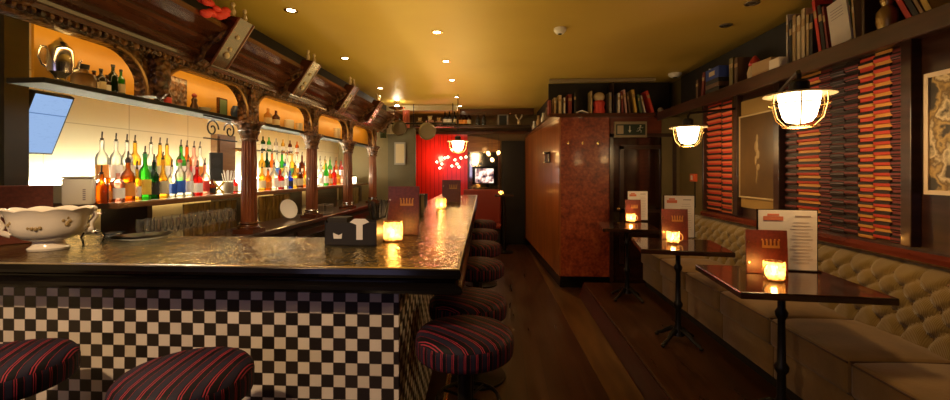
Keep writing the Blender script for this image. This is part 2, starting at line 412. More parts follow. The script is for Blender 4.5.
# ================================================================== LEFT: BACK BAR
BC = thing('back_bar_counter', 'long dark wooden back counter running under the bottle shelf', 'counter', (-2.26, 4.3, 0))
def L(x, y, z=0): return (x + 2.26, y - 4.3, z)
MB().b2(-2.89 + 2.26, -1.92 + 2.26, 2.36 - 4.3, 7.2 - 4.3, .94, .985, 0.008).build('worktop', DARKW, BC, smooth=False)
MB().b2(-2.89 + 2.26, -1.98 + 2.26, 2.38 - 4.3, 7.18 - 4.3, 0.0, .94).build('body', DARKPAINT, BC)
for k in range(6):
    y0 = 2.42 + k * .78
    f = MB().b2(-1.985 + 2.26, -1.965 + 2.26, y0 - 4.3, y0 + .70 - 4.3, .12, .88).build('door', DARKW, BC)
    MB().b2(-1.963 + 2.26, -1.955 + 2.26, y0 + .06 - 4.3, y0 + .64 - 4.3, .2, .82).build('glass_pane', mat('dark_glass', (0.03, 0.025, 0.02), 0.08), f)
    MB().b2(-1.955 + 2.26, -1.935 + 2.26, y0 + .02 - 4.3, y0 + .04 - 4.3, .45, .62).build('handle', BRASS, f)
# bottle shelf with raised rear step and the strip of light behind the bottles
SH = thing('bottle_shelf', 'long dark shelf edge carrying the lit rows of spirit bottles', 'shelf', (-2.43, 4.2, 1.25))
MB().b2(-.46, .18, -1.85, 2.9, 0, .035, 0.006).build('board', wood('shelf_wood', (0.10, 0.04, 0.015), (0.2, 0.09, 0.03), 0.3, 0.4), SH)
MB().b2(-.46, -.03, -1.85, 2.9, .035, .14).build('rear_step', mat('step_cream', (0.6, 0.5, 0.3), 0.4), SH)
MB().b2(-.03, -.024, -1.80, 2.85, .045, .135).build('light_panel', emit('light_panel', (1.0, 0.82, 0.5), E_BOX), SH)
MB().b2(-.45, -.42, -1.80, 2.85, .1402, .16).build('light_strip', emit('strip_emit', (1.0, 0.91, 0.64), E_STRIP), SH)
MB().b2(-.44, -.42, -1.80, 2.85, -.022, -.001).build('light_strip', emit('added_strip_low', (1.0, 0.62, 0.22), 8), SH)  # strip added to lift the dim glasses below the shelf
for k in range(5): MB().b2(-.18, .14, -1.6 + k * 1.05, -1.56 + k * 1.05, -.264, -.001).build('support', DARKW, SH)
US = thing('upper_shelf', 'thin dark upper shelf with ochre back, carrying curios beneath the carved canopy', 'shelf', (-2.18, 4.2, 1.88))
MB().b2(-.09, .10, -2.40, 2.9, 0, .025, 0.004).build('board', BLACKM, US)
MB().b2(-.095, -.080, -2.29, 2.9, .026, .75).build('back_board', OCHRE, US)
# canopy: cornice, frieze, arches, columns, corbels
CN = thing('back_bar_canopy', 'carved mahogany canopy with cornice, arches and fluted columns over the back bar', 'canopy', (-2.0, 4.3, 0.985))
def ly(y): return y - 4.3
def lz(z): return z - 0.985
prof = [(0.0, 2.135), (0.045, 2.135), (0.045, 2.15), (0.07, 2.155), (0.075, 2.175), (0.07, 2.185), (0.075, 2.20), (0.115, 2.215), (0.12, 2.235), (0.115, 2.245), (0.14, 2.27), (0.175, 2.285), (0.18, 2.305), (0.17, 2.315), (0.21, 2.335), (0.26, 2.35), (0.29, 2.36), (0.295, 2.39), (0.27, 2.40), (0.0, 2.40)]
MB().sweep([(o, lz(z)) for o, z in prof], [(0.0, ly(7.0)), (0.0, ly(0.7))][::-1]).build('cornice', MAHOG, CN)
mb = MB(); y = 0.8
while y < 6.95:
    mb.ball((0.06, ly(y), lz(2.142)), 0.017, (1, 1, 1.1), 6); y += 0.036
mb.build('beading', CARVED, CN, smooth=True)
JY = [1.60, 2.30, 3.24, 4.36, 5.42, 6.50]
def archcurve(y0, y1, low=1.90, apex=2.12, rx=0.20, left=True):
    pts = []
    if left:
        pts.append((y0, low))
        for k in range(9):
            a = pi / 2 * k / 8; pts.append((y0 + .05 + rx * (1 - cos(a)), low + (apex - low) * sin(a)))
    else: pts.append((y0, apex))
    for k in range(9):
        a = pi / 2 * (1 - k / 8); pts.append((y1 - .05 - rx * (1 - cos(a)), low + (apex - low) * sin(a)))
    pts.append((y1, low)); return [(ly(a), lz(b)) for a, b in pts]
JY0 = [0.6] + JY[1:]
MB().b2(-.085, -.065, ly(.8), ly(6.9), lz(2.135), lz(2.155)).build('light_strip', emit('strip_emit_amber', (1.0, 0.6, 0.2), E_STRIP_TOP), CN)
for a, b in zip(JY0[:-1], JY0[1:]):
    pb = archcurve(a, b, left=a > .7); m = MB(); T = lz(2.17)
    for p, q in zip(pb[:-1], pb[1:]):
        if q[0] - p[0] > 1e-4:
            V = [m.bm.verts.new(v) for v in [(-.045, p[0], p[1]), (-.045, q[0], q[1]), (-.045, q[0], T), (-.045, p[0], T), (.02, p[0], p[1]), (.02, q[0], q[1]), (.02, q[0], T), (.02, p[0], T)]]
            for f in ((0, 1, 2, 3), (4, 5, 6, 7), (0, 1, 5, 4), (3, 2, 6, 7), (0, 3, 7, 4), (1, 2, 6, 5)): m.bm.faces.new([V[k] for k in f])
    m.build('arch', CARVED, CN)
    ed = MB(); ed.tube([(0.022, u, v) for u, v in pb[1:-1]], 0.011, 6); ed.build('arch_moulding', mat('gilt_wood', (0.5, 0.27, 0.10), 0.25, 0.5), CN, smooth=True)
def column(y):
    c = MB(); flute = lambda a, z: 1 - 0.10 * abs(sin(a * 8))
    c.lathe([(0, 1.07), (.060, 1.07), (.060, 1.25), (.057, 1.55), (.052, 1.72), (0, 1.72)], (0, 0, 0), 96, None, flute)
    bmesh.ops.translate(c.bm, vec=Vector((0, ly(y), -0.985)), verts=c.bm.verts)
    o = c.build('column', MAHOGV, CN, smooth=False)
    b = MB().b2(-.085, .085, ly(y) - .085, ly(y) + .085, 0.0, .035)
    b.lathe([(0, .035), (.083, .035), (.085, .05), (.07, .06), (.066, .07), (.074, .08), (.068, .092), (0, .092)], (0, ly(y), 0), 24)
    b.build('base', MAHOG, o, smooth=False)
    k = MB(); leaf = lambda a, z: 1 + 0.13 * abs(sin(a * 4 + z * 20))
    k.lathe([(0, 1.715), (.058, 1.715), (.064, 1.725), (.055, 1.735), (.06, 1.76), (.075, 1.79), (.07, 1.80), (.082, 1.83), (.098, 1.85), (0, 1.85)], (0, 0, 0), 32, None, leaf)
    bmesh.ops.translate(k.bm, vec=Vector((0, ly(y), -0.985)), verts=k.bm.verts)
    k.b2(-.09, .09, ly(y) - .09, ly(y) + .09, lz(1.85), lz(1.875)); k.build('capital', CARVED, o, smooth=True)
    p = MB().b2(-.06, .05, ly(y) - .055, ly(y) + .055, lz(1.875), lz(2.16)); p.ball((.05, ly(y), lz(2.0)), .04, (.5, 1, 1.6)); p.build('block', CARVED, o, smooth=False)
for yy in JY[2:]: column(yy)
tag(MB().b2(-.06, .06, -.06, .06, 0, CEIL - 1.102).build('post', wood('black_post', (0.006, .004, .003), (0.014, .007, .004), .5, 0.0), loc=(-2.735, 2.175, 1.101)), 'black square post at the left edge, rising from the bar behind the tureen', 'post')
pd = MB().b2(-.06, .05, ly(2.30) - .05, ly(2.30) + .05, lz(1.9), lz(2.16))
pd.lathe([(0, lz(2.16)), (.05, lz(2.1)), (.055, lz(2.0)), (.04, lz(1.92)), (.02, lz(1.9)), (0, lz(1.88))], (.05, ly(2.30), 0), 16); pd.build('pendant', CARVED, CN, smooth=True)
# scroll corbels under the cornice and tall front brackets with finials
for k in range(6):
    yy = 1.55 + 1.04 * k
    MB().prism([(.04, lz(2.14)), (.085, lz(2.15)), (.135, lz(2.185)), (.15, lz(2.23)), (.19, lz(2.27)), (.24, lz(2.30)), (.285, lz(2.36)), (.04, lz(2.36))], 'y', ly(yy) - .055, ly(yy) + .055).build('corbel', CARVED, CN)
for k, yy in enumerate([2.62, 3.66, 4.70, 5.74]):
    b = MB().prism([(.12, lz(2.20)), (.18, lz(2.15)), (.37, lz(2.44)), (.27, lz(2.46))], 'y', ly(yy) - .075, ly(yy) + .075).build('bracket', MAHOG, CN)
    e = MB(); e.tube([(.18, ly(yy) + .074, lz(2.152)), (.37, ly(yy) + .074, lz(2.44))], .008, 6); e.tube([(.18, ly(yy) - .074, lz(2.152)), (.37, ly(yy) - .074, lz(2.44))], .008, 6)
    e.build('bracket_edge', MAHOGV, b, smooth=True)
    for s in (-.06, .06):
        f = MB(); f.lathe([(0, 0), (.018, 0), (.012, .012), (.018, .03), (.012, .05), (.006, .06), (.014, .072), (.011, .088), (0, .094)], (.315, ly(yy) + s, lz(2.452)), 10)
        f.build('finial', mat('bone', (0.62, 0.48, 0.32), 0.35), b, smooth=True)
    for (gx_, gz_, gr_) in ((.232, 2.228, .022), (.256, 2.265, .014), (.305, 2.34, .015)): MB().ball((gx_, ly(yy), lz(gz_)), gr_, (.8, 1, 1.1)).build('ornament', mat('bone', (0, 0, 0)), b, smooth=True)
# ---------------------------------------------------------------- island bar
XB = -0.16
path = [(-2.895, 1.60), (XB, 1.60), (-0.37, 6.75), (-0.98, 6.75)]
IB = thing('bar_counter', 'L-shaped bar with hammered gold top, black nosing and checkered tile front', 'bar counter', (-1.2, 1.9, 0))
ox, oy = 1.2, -1.9
def loc2(p): return [(x + ox, y + oy) for x, y in p]
top = MB().prism(loc2([(-2.895, 1.605), (XB - .005, 1.605), (-0.375, 6.745), (-0.97, 6.745), (-0.80, 2.32), (-2.895, 2.32)]), 'z', 1.072, 1.10)
top.build('worktop', HAMMER, IB)
nz = [(-.10, 1.072), (0, 1.072), (0.004, 1.096), (0.008, 1.094), (0.012, 1.075), (0.006, 1.062), (-0.012, 1.052), (-0.014, 1.040), (0.002, 1.036), (0.014, 1.028), (0.018, 1.016), (0.012, 1.004), (-0.004, 0.998), (-0.04, 0.994), (-0.045, 0.985), (-.10, .985)]
MB().sweep(nz, loc2(path)).build('nosing', BLACK, IB)
MB().sweep([(-.004, 1.088), (0.004, 1.088), (0.005, 1.0995), (-.003, 1.1015)], loc2(path)).build('edge_trim', mat('trim_metal', (0.7, 0.6, 0.45), 0.25, 1.0), IB)
off = Vector((cos(radians(2.33)), -sin(radians(2.33))))
bx = XB - .25
bodyp = [(-2.895, 1.68), (bx, 1.68), (-0.62, 6.68), (-0.86, 6.68), (-0.75, 2.26), (-2.895, 2.26)]
MB().prism(loc2(bodyp), 'z', 0.12, 1.0719).build('front', TILES, IB)
MB().prism(loc2([(-2.895, 1.72), (bx - .04, 1.72), (-0.66, 6.6), (-0.85, 6.6), (-0.77, 2.2), (-2.895, 2.2)]), 'z', 0, 0.12).build('kickboard', BLACKM, IB)
fr = MB(); fr.tube([(x + ox, y + oy, .2) for x, y in [(-2.88, 1.55), (bx + .1, 1.55), (bx + .14, 1.60), (-.50, 6.6)]], .016, 8); fr.build('foot_rail', BRASS, IB, smooth=True)

# ---------------------------------------------------------------- stools
def stool():
    r = thing('bar_stool', 'x', 'stool')
    s = MB().lathe([(0, .725), (.14, .725), (.190, .728), (.198, .735), (.200, .75), (.201, .785), (.198, .804), (.185, .820), (.155, .831), (.1, .838), (0, .841)], seg=40).build('seat', STOOLF, r, smooth=True)
    MB().lathe([(0, .715), (.15, .715), (.155, .73), (0, .73)], seg=30).build('seat_plate', BLACKM, r, smooth=True)
    MB().lathe([(0, .0), (.21, .0), (.21, .015), (.06, .04), (.03, .07), (.028, .715), (0, .715)], seg=28).build('pedestal', IRON, r, smooth=True)
    q = MB(); q.tube([(.16 * cos(a * pi / 12), .16 * sin(a * pi / 12), .30) for a in range(24)], .011, 8, True)
    for a in (0, pi / 2, pi, 3 * pi / 2): q.tube([(.02 * cos(a), .02 * sin(a), .30), (.16 * cos(a), .16 * sin(a), .30)], .008, 6)
    q.build('footrest', IRON, r, smooth=True); return r
st0 = stool(); first = [True]
ST = [(-1.73, 1.36, 28, 'striped bar stool before the checkered tiles, cut off by the left edge', 'striped round stools at the bar'),
      (-1.03, 1.32, 8, 'large striped bar stool in front of the checkered tiles', 'x'),
      (-.145, 1.72, 50, 'nearest striped stool tucked under the side of the bar', 'x'),
      (-.165, 2.17, 62, 'second striped stool along the side of the bar', 'x'),
      (-.17, 3.02, 50, 'third striped stool along the side of the bar', 'x'),
      (-.19, 3.80, 40, 'fourth striped stool along the side of the bar', 'x'),
      (-.22, 4.62, 55, 'fifth striped stool along the side of the bar', 'x'),
      (-.25, 5.50, 45, 'farthest striped stool, at the far end of the bar', 'x')]
for k, (x, y, a, lab, g) in enumerate(ST):
    o = st0 if k == 0 else copy_tree(st0)
    o.location = (x, y, 0); o.rotation_euler = (0, 0, radians(a)); tag(o, lab, 'stool', 'striped round stools at the bar')

# ================================================================== THINGS ON THE BAR
BZ = 1.101
def crown(mb, c, w, ax='x'):
    """small crown emblem as relief, in plane facing -y"""
    x, y, z = c
    mb.box((x, y, z), (w, .002, w * .16))
    for k in range(5):
        u = (k - 2) * w / 4.6
        mb.box((x + u, y, z + w * .22), (w * .1, .002, w * .34)); mb.ball((x + u * 1.1, y, z + w * .44), w * .06, (1, .4, 1), 6)
def paper_menu(mbp, mbi, w, h):
    for k in range(13):
        z = h * .80 - k * h * .055
        mbi.box((w * .23, -.0012, z), (w * (.32 + .12 * ((k * 7) % 3 - 1) * .5), .0012, h * .0045))
def brown_menu(name, label, loc, rotz, w, h, group=None, tilt=6):
    r = thing(name, label, 'menu', loc, 0, group, rot=(radians(-tilt), 0, rotz))
    MB().b2(-w / 2, w / 2, 0, .012, 0, h, .002).build('cover', MAROON, r)
    m = MB(); crown(m, (0.1 * w, -.001, h * .62), w * .42); m.build('crown_emblem', mat('gold_print', (0.38, 0.19, 0.05), 0.45, 0.4), r)
    for q in (.25, .72): MB().cyl((-w * .43, 0.001, h * q), .005, .004, 10, Matrix.Rotation(pi / 2, 4, 'X')).build('binding_screw', BRASS, r)
    return r
def white_menu(label, loc, rotz, w, h, group=None, wood_side=True):
    r = thing('menu_stand', label, 'menu', loc, rotz, group)
    MB().b2(-w / 2 - .004, w / 2 + .004, 0.003, .012, 0.004, h + .004).b2(-w / 2 - .01, w / 2 + .01, -.02, .03, 0, .006).build('holder', BLACK, r)
    MB().b2(-w / 2 + .002, w / 2 - .002, 0.0, .003, .006, h).build('paper', PAPER, r)
    m = MB(); m.box((-w * .24, -.001, h * .86), (w * .34, .002, h * .07)); m.box((-w * .24, -.001, h * .92), (w * .2, .002, h * .035)); m.build('red_logo', REDINK, r)
    m = MB(); m.box((w * .26, -.001, h * .905), (w * .26, .002, h * .016)); paper_menu(None, m, w, h); m.build('print', INK, r)
    return r
FLAME = emit('flame', (1.0, 0.62, 0.22), 60)
def frosted(name, col, k=0.7):
    n = NT(name); n.n.remove(n.p)
    vo = n.new('ShaderNodeTexVoronoi'); vo.inputs['Scale'].default_value = 75; n.link(n.obj(), vo.inputs['Vector']); cc = n.ramp(vo.outputs['Distance'], [(0.1, col), (0.75, tuple(x * y for x, y in zip(col, (.85, .5, .25))))])  # mottled cells in the colour stand in for cut-glass sparkle
    tl = n.new('ShaderNodeBsdfTranslucent'); n.link(cc, tl.inputs[0])
    tr = n.new('ShaderNodeBsdfTransparent'); tr.inputs[0].default_value = (*col, 1)
    gl = n.new('ShaderNodeBsdfGlossy'); gl.inputs[1].default_value = 0.15
    m1 = n.new('ShaderNodeMixShader'); m1.inputs[0].default_value = k; n.link(tr.outputs[0], m1.inputs[1]); n.link(tl.outputs[0], m1.inputs[2])
    m2 = n.new('ShaderNodeMixShader'); m2.inputs[0].default_value = 0.06; n.link(m1.outputs[0], m2.inputs[1]); n.link(gl.outputs[0], m2.inputs[2])
    n.link(m2.outputs[0], n.out.inputs[0]); return n.m
FROST = frosted('candle_glass', (1.0, 0.88, 0.62), 0.36)
WAX = mat('wax', (0.9, 0.72, 0.45), 0.5)
def candle(label, loc, r=.038, h=.085, handle=False, power=1.0, group='lit candles in glass', ha=pi):
    t = thing('candle_glass', label, 'candle', loc, 0, group)
    fac = lambda a, z: 1 + 0.03 * cos(a * 10)
    g = MB().lathe([(0, 0.001), (r * .82, 0.001), (r * .95, .01), (r, h * .5), (r, h), (r * .93, h), (r * .92, h * .5), (r * .86, .013), (0, .013)], seg=40, rad=fac).build('jar', FROST, t, smooth=True)
    if handle:
        m = MB(); m.tube([((r + .022 * sin(a)) * cos(ha), (r + .022 * sin(a)) * sin(ha), h * (.5 + .33 * cos(a))) for a in [pi * k / 10 for k in range(11)]], .004, 8); m.build('handle', mat('handle_glass', (0.5, 0.38, 0.22), .1, coat=.5), t, smooth=True)
    MB().lathe([(0, .013), (r * .55, .013), (r * .55, .030), (0, .030)], seg=16).build('tealight', WAX, t, smooth=True)
    MB().lathe([(0, .032), (.006, .038), (.0075, .046), (.004, .058), (0, .066)], seg=10).build('flame', FLAME, t, smooth=True)
    l = lamp('POINT', (0, 0, .052), P_CANDLE * power, (1.0, 0.56, 0.22), .012); l.parent = t
    return t

cx, cy = onz(393, 241, 1.10)
candle('lit candle in glass tumbler beside the near maroon menu on the bar', (cx, cy, BZ), .052, .105, power=1.3)
mx, my = onz(400, 236.5, 1.10)
brown_menu('menu_card', 'tall maroon menu standing behind the near bar candle', (mx + .005, my + .06, BZ), radians(2), .185, .285, 'maroon menus on the bar', 3)
x, y = onz(441, 209, 1.10)
candle('lit candle jar on the far part of the bar, lower of two', (x, y, BZ), .05, .105)
x, y = onz(450.5, 201.5, 1.10)
candle('lit candle jar nearest the far end of the bar', (x, y, BZ), .05, .12)
brown_menu('menu_card', 'small dark maroon menu behind the far bar candles', (-1.62 * .37, 5.15, BZ), 0, .23, .27, 'maroon menus on the bar', 2)
brown_menu('menu_card', 'small maroon menu at the far end of the bar', (-.72, 6.1, BZ), radians(-10), .22, .24, 'maroon menus on the bar', 2)

# napkin and straw caddy
cxp, cyp = onz(350, 246, 1.10)
cd = thing('bar_caddy', 'black open box holding napkins and straws on the bar', 'caddy', (cxp, cyp + .07, BZ), radians(1))
W2 = .132
MB().b2(-W2, W2, -.065, -.060, 0, .115).b2(-W2, W2, .06, .065, 0, .115).b2(-W2, -W2 + .005, -.065, .065, 0, .125).b2(W2 - .005, W2, -.065, .065, 0, .125).b2(-.02, -.015, -.06, .06, 0, .11).b2(-W2, W2, -.065, .065, 0, .004).build('box', mat('black_plastic', (0.008, 0.007, 0.007), 0.5), cd)
n = MB().prism([(.030, .030), (.062, .030), (.062, .105), (.095, .118), (.075, .135), (.018, .135), (-.002, .118), (.030, .105)], 'y', -.069, -.066)
n.build('napkin_cutout', mat('napkin', (0.96, 0.92, 0.86), 0.7), cd)
MB().prism([(-.085, .035), (-.045, .035), (-.042, .062), (-.060, .052), (-.088, .064)], 'y', -.069, -.066).build('white_panel', mat('napkin', (0, 0, 0)), cd)
tag(MB().b2(-.05, .05, -.05, .05, 0, .13).build('napkin_stack', mat('dark_napkins', (0.02, 0.015, 0.012), 0.7), loc=(cxp - .075, cyp + .072, BZ + .006)), 'stack of dark napkins in the left half of the bar caddy', 'napkins')
sx, sy = cxp + .09, cyp + .19
sc = thing('straw_cup', 'dark tumbler full of black straws behind the bar caddy', 'straws', (sx, sy, BZ))
MB().lathe([(0, 0), (.034, 0), (.040, .12), (.037, .12), (.032, .005), (0, .005)], seg=20).build('tumbler', mat('dark_cup', (0.02, 0.015, 0.012), 0.2), sc, smooth=True)
for k in range(26):
    a = random.random() * 6.28; r0 = random.random() * .022; r1 = r0 + .02 + .03 * random.random(); h = .19 + .03 * random.random()
    MB().tube([(r0 * cos(a), r0 * sin(a), .01), (r1 * cos(a), r1 * sin(a), h)], .003, 5).build('straw', BLACKM, sc)
# second caddy, further along
c2 = thing('bar_caddy', 'smaller black napkin caddy with white cup beside the far bar candles', 'caddy', (-.93, 4.75, BZ), radians(5))
MB().b2(-.10, .10, -.05, -.045, 0, .12).b2(-.1, .1, .045, .05, 0, .12).b2(-.1, -.095, -.05, .05, 0, .12).b2(.095, .1, -.05, .05, 0, .12).b2(-.1, .1, -.05, .05, 0, .004).build('box', M['black_plastic'], c2)
MB().prism([(.02, .03), (.05, .03), (.05, .10), (.08, .12), (-.01, .12), (.02, .10)], 'y', -.054, -.051).build('napkin_cutout', M['napkin'], c2)
x, y = onz(401, 197, 1.10)
tag(MB().box((0, 0, .09), (.24, .16, .18), None, .01).build('till_box', BLACKM, loc=(-.78, 3.55, BZ)), 'black square box on the bar behind the near maroon menu', 'box')
tag(MB().b2(-.115, .115, -.012, .012, 0, .30, .004).build('menu_board', leather('brown_leather', (0.10, 0.022, 0.012), (0.15, 0.035, 0.018), 0.45), loc=(-2.47, 2.03, BZ), rotz=radians(50)), 'dark red leather board standing behind the white tureen', 'menu board')

# white tureen with gilt flowers
tx, ty = onz(42, 251, 1.10)
TU = thing('tureen', 'large white scalloped porcelain tureen with painted flowers on the bar', 'bowl', (tx, ty + .03, BZ), radians(38))
TU.scale = (.87, .87, 1.32)
PORC = mat('porcelain', (0.85, 0.78, 0.66), 0.12, coat=0.5)
S = 1.0
def scal(a, z): return (1 + .045 * abs(cos(a * 5)) * max(0, (z - .04) / .1)) * (1.0 if True else 1)
pr = [(0, 0), (.068, 0), (.072, .008), (.055, .02), (.052, .032), (.085, .042), (.115, .06), (.128, .085), (.130, .11), (.138, .13), (.150, .142), (.146, .146), (.132, .133), (.122, .11), (.12, .085), (.105, .06), (.05, .042), (0, .04)]
t_ = MB().lathe([(r * S, z * S) for r, z in pr], seg=60, rad=scal)
bmesh.ops.scale(t_.bm, vec=Vector((1.22, .85, 1)), verts=t_.bm.verts)
for v in t_.bm.verts:
    if v.co.z > .125: v.co.z += .007 * abs(cos(5 * atan2(v.co.y / .85, v.co.x / 1.22)))
t_.build('body', PORC, TU, smooth=True)
for s in (-1, 1):
    h = MB(); h.tube([(s * .150, 0, .128), (s * .182, 0, .140), (s * .192, 0, .115), (s * .172, 0, .09), (s * .178, 0, .07), (s * .145, 0, .058)], [.014, .016, .013, .012, .012, .010], 10)
    h.ball((s * .175, 0, .142), .022, (1.2, 1, .6)); h.build('handle', PORC, TU, smooth=True)
FLW = [(-1.0, .095, .011), (-.92, .105, .010), (-1.1, .108, .008), (-.98, .118, .008), (-1.85, .085, .008), (-1.75, .083, .009), (-1.65, .086, .008), (-1.95, .086, .006), (-2.6, .098, .008), (-2.5, .105, .007)]
for (a, z, w) in FLW:
    fl = MB(); rr = .1295 * S * (1 + .045 * abs(cos(a * 5)) * max(0, (z - .04) / .1)); fl.ball((rr * cos(a) * 1.22, rr * sin(a) * .85, z), w, (1, .4, .8), 8)
    fl.build('painted_flower', mat('flower_paint', (0.34, 0.24, 0.10), 0.4), TU, smooth=True)
for k, (dx, dy, dz, rr) in enumerate([(-.05, 0, .138, .035), (.01, .02, .145, .034), (.055, -.01, .136, .033), (-.005, -.035, .138, .033)]):
    tag(MB().ball((0, 0, 0), rr, (1, 1, .9)).build('lemon', mat('pale_orange', (0.75, 0.45, 0.15), 0.4), loc=(tx + dx, ty + .03 + dy, BZ + dz + .0), smooth=True), ['pale orange fruit at the left in the white tureen', 'pale orange fruit at the back, topmost in the white tureen', 'pale orange fruit at the right in the white tureen', 'pale orange fruit at the front in the white tureen'][k], 'fruit', 'fruit in the tureen')
# upturned wine glass and dish
gx, gy = onz(93, 243, 1.10)
def goblet(name, lab, loc, h=.19, rb=.042, inv=False, group=None, cat='glass'):
    p = [(0, 0), (rb * .9, 0), (rb * .9, .003), (.006, .008), (.004, h * .5), (.012, h * .54), (rb * .8, h * .64), (rb, h * .78), (rb * .82, h), (rb * .79, h), (rb * .96, h * .78), (rb * .76, h * .655), (0, h * .57)]
    if inv: p = [(r, h - z) for r, z in p]
    return tag(MB().lathe(p, seg=18).build(name, CLEAR, loc=loc, smooth=True), lab, cat, group)
goblet('wine_glass', 'upturned stemmed glass on the bar beside the white tureen', (gx, gy, BZ), .155, .05, True)
dx, dy = onz(114, 236, 1.10)
tag(MB().lathe([(0, 0), (.03, 0), (.04, .006), (.065, .018), (.066, .021), (.04, .01), (0, .004)], seg=26).build('glass_dish', CLEAR, loc=(dx - .01, dy - .01, BZ), smooth=True), 'shallow glass dish beside the upturned glass on the bar', 'dish')
tag(MB().lathe([(0, 0), (.03, 0), (.10, .012), (.135, .024), (.134, .027), (.098, .016), (0, .005)], seg=30).build('glass_plate', glassy('milk_glass', (0.9, 0.88, 0.8), .5), loc=(-1.93, 2.16, BZ), smooth=True), 'shallow glass plate behind the white tureen', 'plate')

# monitor over the back bar
mo = thing('monitor', 'monitor with pale blue screen tilted over the back bar', 'monitor', (-2.765, 2.36, 1.745))
mo.rotation_euler = (radians(0), 0, 0)
MB().b2(-.02, .02, -.105, .125, -.175, .215, .006).build('casing', BLACKM, mo)
scr = NT('blue_screen'); scr.n.remove(scr.p); oo = scr.sep(scr.obj()); e = scr.new('ShaderNodeEmission')
g = scr.math('LESS_THAN', scr.math('ABSOLUTE', scr.math('SUBTRACT', oo[2], .085)), .003)
ln = scr.math('GREATER_THAN', scr.noise(30, 2, sc3=(1, 1, 4)), 0.62)
scr.link(scr.mix(g, scr.mix(scr.math('MULTIPLY', ln, 0.25), (0.32, 0.48, 0.78), (0.22, 0.34, 0.6)), (0.12, 0.22, 0.45)), e.inputs[0]); e.inputs[1].default_value = 1.0
scr.link(e.outputs[0], scr.out.inputs[0])
MB().b2(.0195, .0215, -.097, .113, -.162, .202).build('screen', scr.m, mo)
MB().b2(-.128, -.02, -.03, .03, -.10, -.06).build('bracket', BLACKM, mo)
mo.rotation_euler = (0, radians(23), 0)

#PART2
# ================================================================== BOTTLES AND GLASSES OF THE BACK BAR
GL = {'clear': glassy('glass_clear_spirit', (0.93, 0.9, 0.82), .35), 'amber': glassy('glass_amber', (0.85, 0.33, 0.04), .45), 'gold': glassy('glass_gold', (0.95, 0.66, 0.16), .45),
      'green': glassy('glass_green', (0.16, 0.62, 0.12), .45), 'darkgreen': glassy('glass_dark_green', (0.03, 0.16, 0.04), .4), 'brown': glassy('glass_brown', (0.28, 0.09, 0.02), .4),
      'red': glassy('glass_red', (0.75, 0.05, 0.03), .45), 'blue': glassy('glass_blue', (0.05, 0.14, 0.7), .45), 'pink': glassy('glass_pink', (0.95, 0.6, 0.5), .5), 'white': glassy('glass_white', (0.95, 0.9, 0.82), .8), 'black': mat('dark_bottle', (0.012, 0.012, 0.01), 0.12)}
LB = {'white': mat('label_white', (0.92, 0.88, 0.8), 0.6), 'blue': mat('label_blue', (0.03, 0.12, 0.6), 0.5), 'red': mat('label_red', (0.6, 0.05, 0.04), 0.5), 'cream': mat('label_cream', (0.7, 0.58, 0.36), 0.6), 'black': mat('label_black', (0.03, 0.03, 0.03), 0.5), 'yellow': mat('label_yellow', (0.8, 0.55, 0.08), 0.5), 'orange': mat('label_orange', (0.8, 0.3, 0.05), 0.5), 'green': mat('label_green', (0.06, 0.25, 0.08), 0.5)}
def bottle(label, loc, col, h=.27, r=.037, lab=None, square=False, cap=None, pour=True, group=None, fat=False):
    t = thing('bottle', label, 'bottle', loc, 0, group)
    hb = h * (.60 if not fat else .5)
    if fat: p = [(0, 0), (r * .8, 0), (r, h * .08), (r * 1.02, h * .3), (r * .8, hb), (r * .4, h * .66), (r * .3, h * .75), (r * .32, h), (0, h)]
    else: p = [(0, 0), (r * .95, 0), (r, h * .02), (r, hb), (r * .85, hb + h * .07), (r * .42, hb + h * .15), (r * .34, hb + h * .2), (r * .34, h * .97), (r * .38, h), (0, h)]
    sq = (lambda a, z: min(1.22, 1 / max(abs(cos(a)), abs(sin(a)))) * .88 if z < hb + .001 else 1) if square else None
    MB().lathe(p, seg=20, rad=sq).build('glass_body', GL[col], t, smooth=True)
    if lab:
        k = 1.02
        MB().lathe([(r * k, h * .12), (r * k * 1.005, h * .12), (r * k * 1.005, h * .45), (r * k, h * .45)], seg=20, rad=(lambda a, z: min(1.22, 1 / max(abs(cos(a)), abs(sin(a)))) * .88) if square else None).build('paper_label', LB[lab], t, smooth=True)
    if cap: MB().cyl((0, 0, h * .93), r * .42, h * .085, 14).build('cap', LB[cap], t, smooth=True)
    if pour:
        MB().cyl((0, 0, h), r * .28, .014, 10).tube([(0, 0, h + .012), (0, 0, h + .03), (.006, -.004, h + .055)], .0042, 6).build('pourer', mat('pourer_dark', (0.06, 0.05, 0.04), .3, .7), t, smooth=True)
    return t
SZ = 1.2865; SZ2 = 1.391
